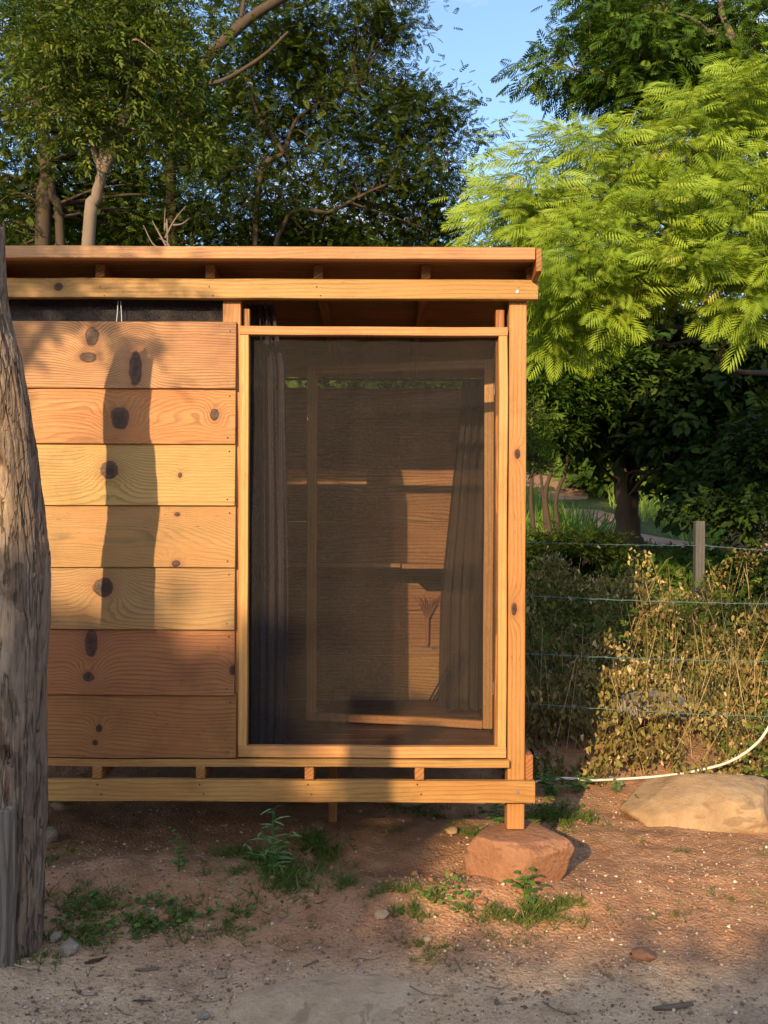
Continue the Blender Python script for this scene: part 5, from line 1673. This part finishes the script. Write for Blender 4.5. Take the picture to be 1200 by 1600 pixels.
# trees closing the view beyond the field and behind the hut
FAR = [(-6.0, 17, 8.2, 3.6), (-11, 20, 9.5, 4.2), (-2.0, 19, 7.4, 3.6), (3.0, 30, 7.5, 3.6), (8.5, 34, 5.5, 3.6), (14, 33, 6, 4), (19, 30, 6, 4), (0.6, 26, 7.6, 3.4), (12.0, 24, 4.0, 2.4), (25, 34, 8, 5), (-16, 26, 9, 5), (7.4, 22, 3.4, 1.8)]
LBF = ['third', 'second']
lab = ['far tree showing green between the left trunks', 'farthest left tree beyond the dark trunks', 'mid green tree glimpsed low above the middle of the roof', 'pale green tree at the end of the path',
       'rounded tree at the back of the field', 'tree behind the far fence post', 'tree at the right end of the field', 'light tree seen through gaps behind the roof', 'small tree in the field right of the thick trunk',
       'tall far tree at the right edge beyond the boulder', 'tall far tree at the left edge', 'low round tree right of the path']
for i, (x, y, h, r) in enumerate(FAR):
    g = Vector((x, y, hz(x, y)))
    tree('far_tree', lab[i], 'tree', g, [([g, g + Vector((0.1, 0, h * 0.35)), g + Vector((-0.1, 0, h * 0.7))], 0.16, 0.06)],
         [(x, y, g.z + h * 0.62, r * 0.75, r * 0.7, h * 0.36), (x - r * 0.45, y, g.z + h * 0.42, r * 0.5, r * 0.5, h * 0.28), (x + r * 0.5, y, g.z + h * 0.45, r * 0.5, r * 0.5, h * 0.3), (x, y - r * 0.3, g.z + h * 0.25, r * 0.8, r * 0.4, h * 0.2)],
         210, 15, SP5, 0.5, 0.42, M_LFAR, M_BARK, seed=60 + i, group='trees beyond the field', twigs=0, droop=0.2, shell=0.35)

# ------------------------------------------------------------------ behind the camera: the trees and the pole that shade the foreground
def back(x, y, h, r, seed, label, dens=150, low=0.12, trunk=0.15, per=14, size=0.5):
    g = Vector((x, y, hz(x, y)))
    tree('shade_tree', label, 'tree', g, [([g, g + Vector((0.1, 0, h * 0.4)), g + Vector((0, 0, h * 0.8))], trunk, 0.05)],
         [(x, y, g.z + h * 0.66, r * 0.9, r * 0.6, h * 0.30), (x - r * 0.5, y, g.z + h * 0.4, r * 0.6, r * 0.5, h * 0.3), (x + r * 0.5, y, g.z + h * 0.38, r * 0.6, r * 0.5, h * 0.3), (x, y, g.z + h * low + 0.5, r, r * 0.5, h * 0.16)],
         dens, per, SP5, size, 0.35, M_LFAR, M_BARK, seed=seed, group='trees behind the viewer', twigs=0, shell=0.1)


SHD = -15.0
LBB = ['leftmost bushy tree on the ridge behind the viewer', 'second bushy tree on the ridge behind the viewer', 'middle bushy tree on the ridge behind the viewer', 'rightmost bushy tree on the ridge behind the viewer']
for i, x in enumerate((-9.4, -8.4, -7.3, -6.4)):  # added unseen trees, shaped to shade the lower left siding
    g = Vector((x, SHD, hz(x, SHD)))
    tree('shade_tree', LBB[i], 'tree', g, [([g, g + Vector((0.02, 0, 0.5)), g + Vector((0, 0, 1.0))], 0.05, 0.02)],
         [(x, SHD, g.z + (1.4, 1.35, 1.15, 0.4)[i], 0.8, 0.5, 0.55), (x + 0.2, SHD, g.z + 0.5, 0.65, 0.4, 0.45)], (105, 105, 80, 22)[i], 10, SP5, 0.34, 0.2, M_LFAR, M_BARK, seed=200 + i, group='trees behind the viewer', twigs=20, shell=0.1)
LBC = ['leftmost low', 'second low', 'third low', 'fourth low', 'fifth low', 'sixth low', 'seventh low']
for i, x in enumerate(np.arange(-8.6, -3.4, 0.78)):  # added unseen bushes that thin the sunlight on the foreground
    g = Vector((x, SHD, hz(x, SHD)))
    top_ = 5.17 + 0.05 * math.sin(i * 2.1)
    tree('ridge_bush', LBC[i] + ' bush along the crest of the ridge behind the viewer', 'bush', g, [([g, g + Vector((0.02, 0, 0.12)), Vector((x, SHD, top_ - 0.1))], 0.02, 0.01)],
         [(x, SHD, (g.z + top_) / 2, 0.5, 0.35, max(0.08, (top_ - g.z) / 2 + 0.02))], 14, 9, SP5, 0.15, 0.10, M_LFAR, M_BARK, seed=260 + i, group='bushes behind the viewer', twigs=10, shell=0.1)
# a loose crown to the left of the viewer dapples the top left of the hut
tx, ty = -3.25, -4.4
g = Vector((tx - 1.6, ty - 0.4, hz(tx - 1.6, ty - 0.4)))
tree('dapple_tree', 'tall loose crowned tree standing behind the viewer on the left', 'tree', g,
     [([g, g + Vector((0.1, 0, 1.8)), g + Vector((0.7, 0.1, 3.3)), Vector((tx, ty, 4.3))], 0.12, 0.02)],
     [(tx, ty, 4.32, 0.75, 0.4, 0.34), (tx - 0.6, ty, 4.3, 0.6, 0.4, 0.45), (tx - 0.6, ty, 5.0, 0.9, 0.5, 0.4)],
     110, 9, SP7, 0.12, 0.10, M_LOLIVE, M_BARK, seed=230, twigs=50, twig_r=0.008, shell=0.1)
tx, ty = -0.9, -7.6  # added unseen crown, placed to shade the bank right of the hut
g = Vector((tx + 2.4, ty - 0.8, hz(tx + 2.4, ty - 0.8)))
tree('dapple_tree', 'leaning tree with a low flat crown standing right behind the viewer', 'tree', g,
     [([g, g + Vector((-0.1, 0, 2.2)), g + Vector((-1.0, 0.3, 4.2)), Vector((tx, ty, 5.0))], 0.14, 0.04)],
     [(tx - 0.1, ty, 5.12, 1.0, 0.6, 0.2), (tx + 0.9, ty, 5.25, 0.8, 0.6, 0.22), (tx + 1.6, ty, 5.5, 0.7, 0.6, 0.3)],
     90, 9, SP7, 0.17, 0.16, M_LOLIVE, M_BARK, seed=231, twigs=40, shell=0.1)
# added unseen pole whose shadow crosses the lower beam
ppx = -0.06 + 0.0
pole = Bag(); Yp = -6.2
xpole = ppx + TAN_AZ * (Yp)
dropm = math.tan(EL) / math.cos(AZ)
hp_top = 0.80 + dropm * (-Yp)
gz_ = hz(xpole, Yp)
pole.tube(spline([(xpole, Yp, gz_ - 0.1), (xpole + 0.02, Yp, gz_ + 1.5), (xpole, Yp, hp_top)], 16), np.linspace(0.13, 0.11, 16), 12)
tag(put_at('pole', pole.mesh('pole', True), M_BARKGREY, (xpole, Yp, gz_)), 'stout wooden pole standing behind the viewer on the left', 'pole')
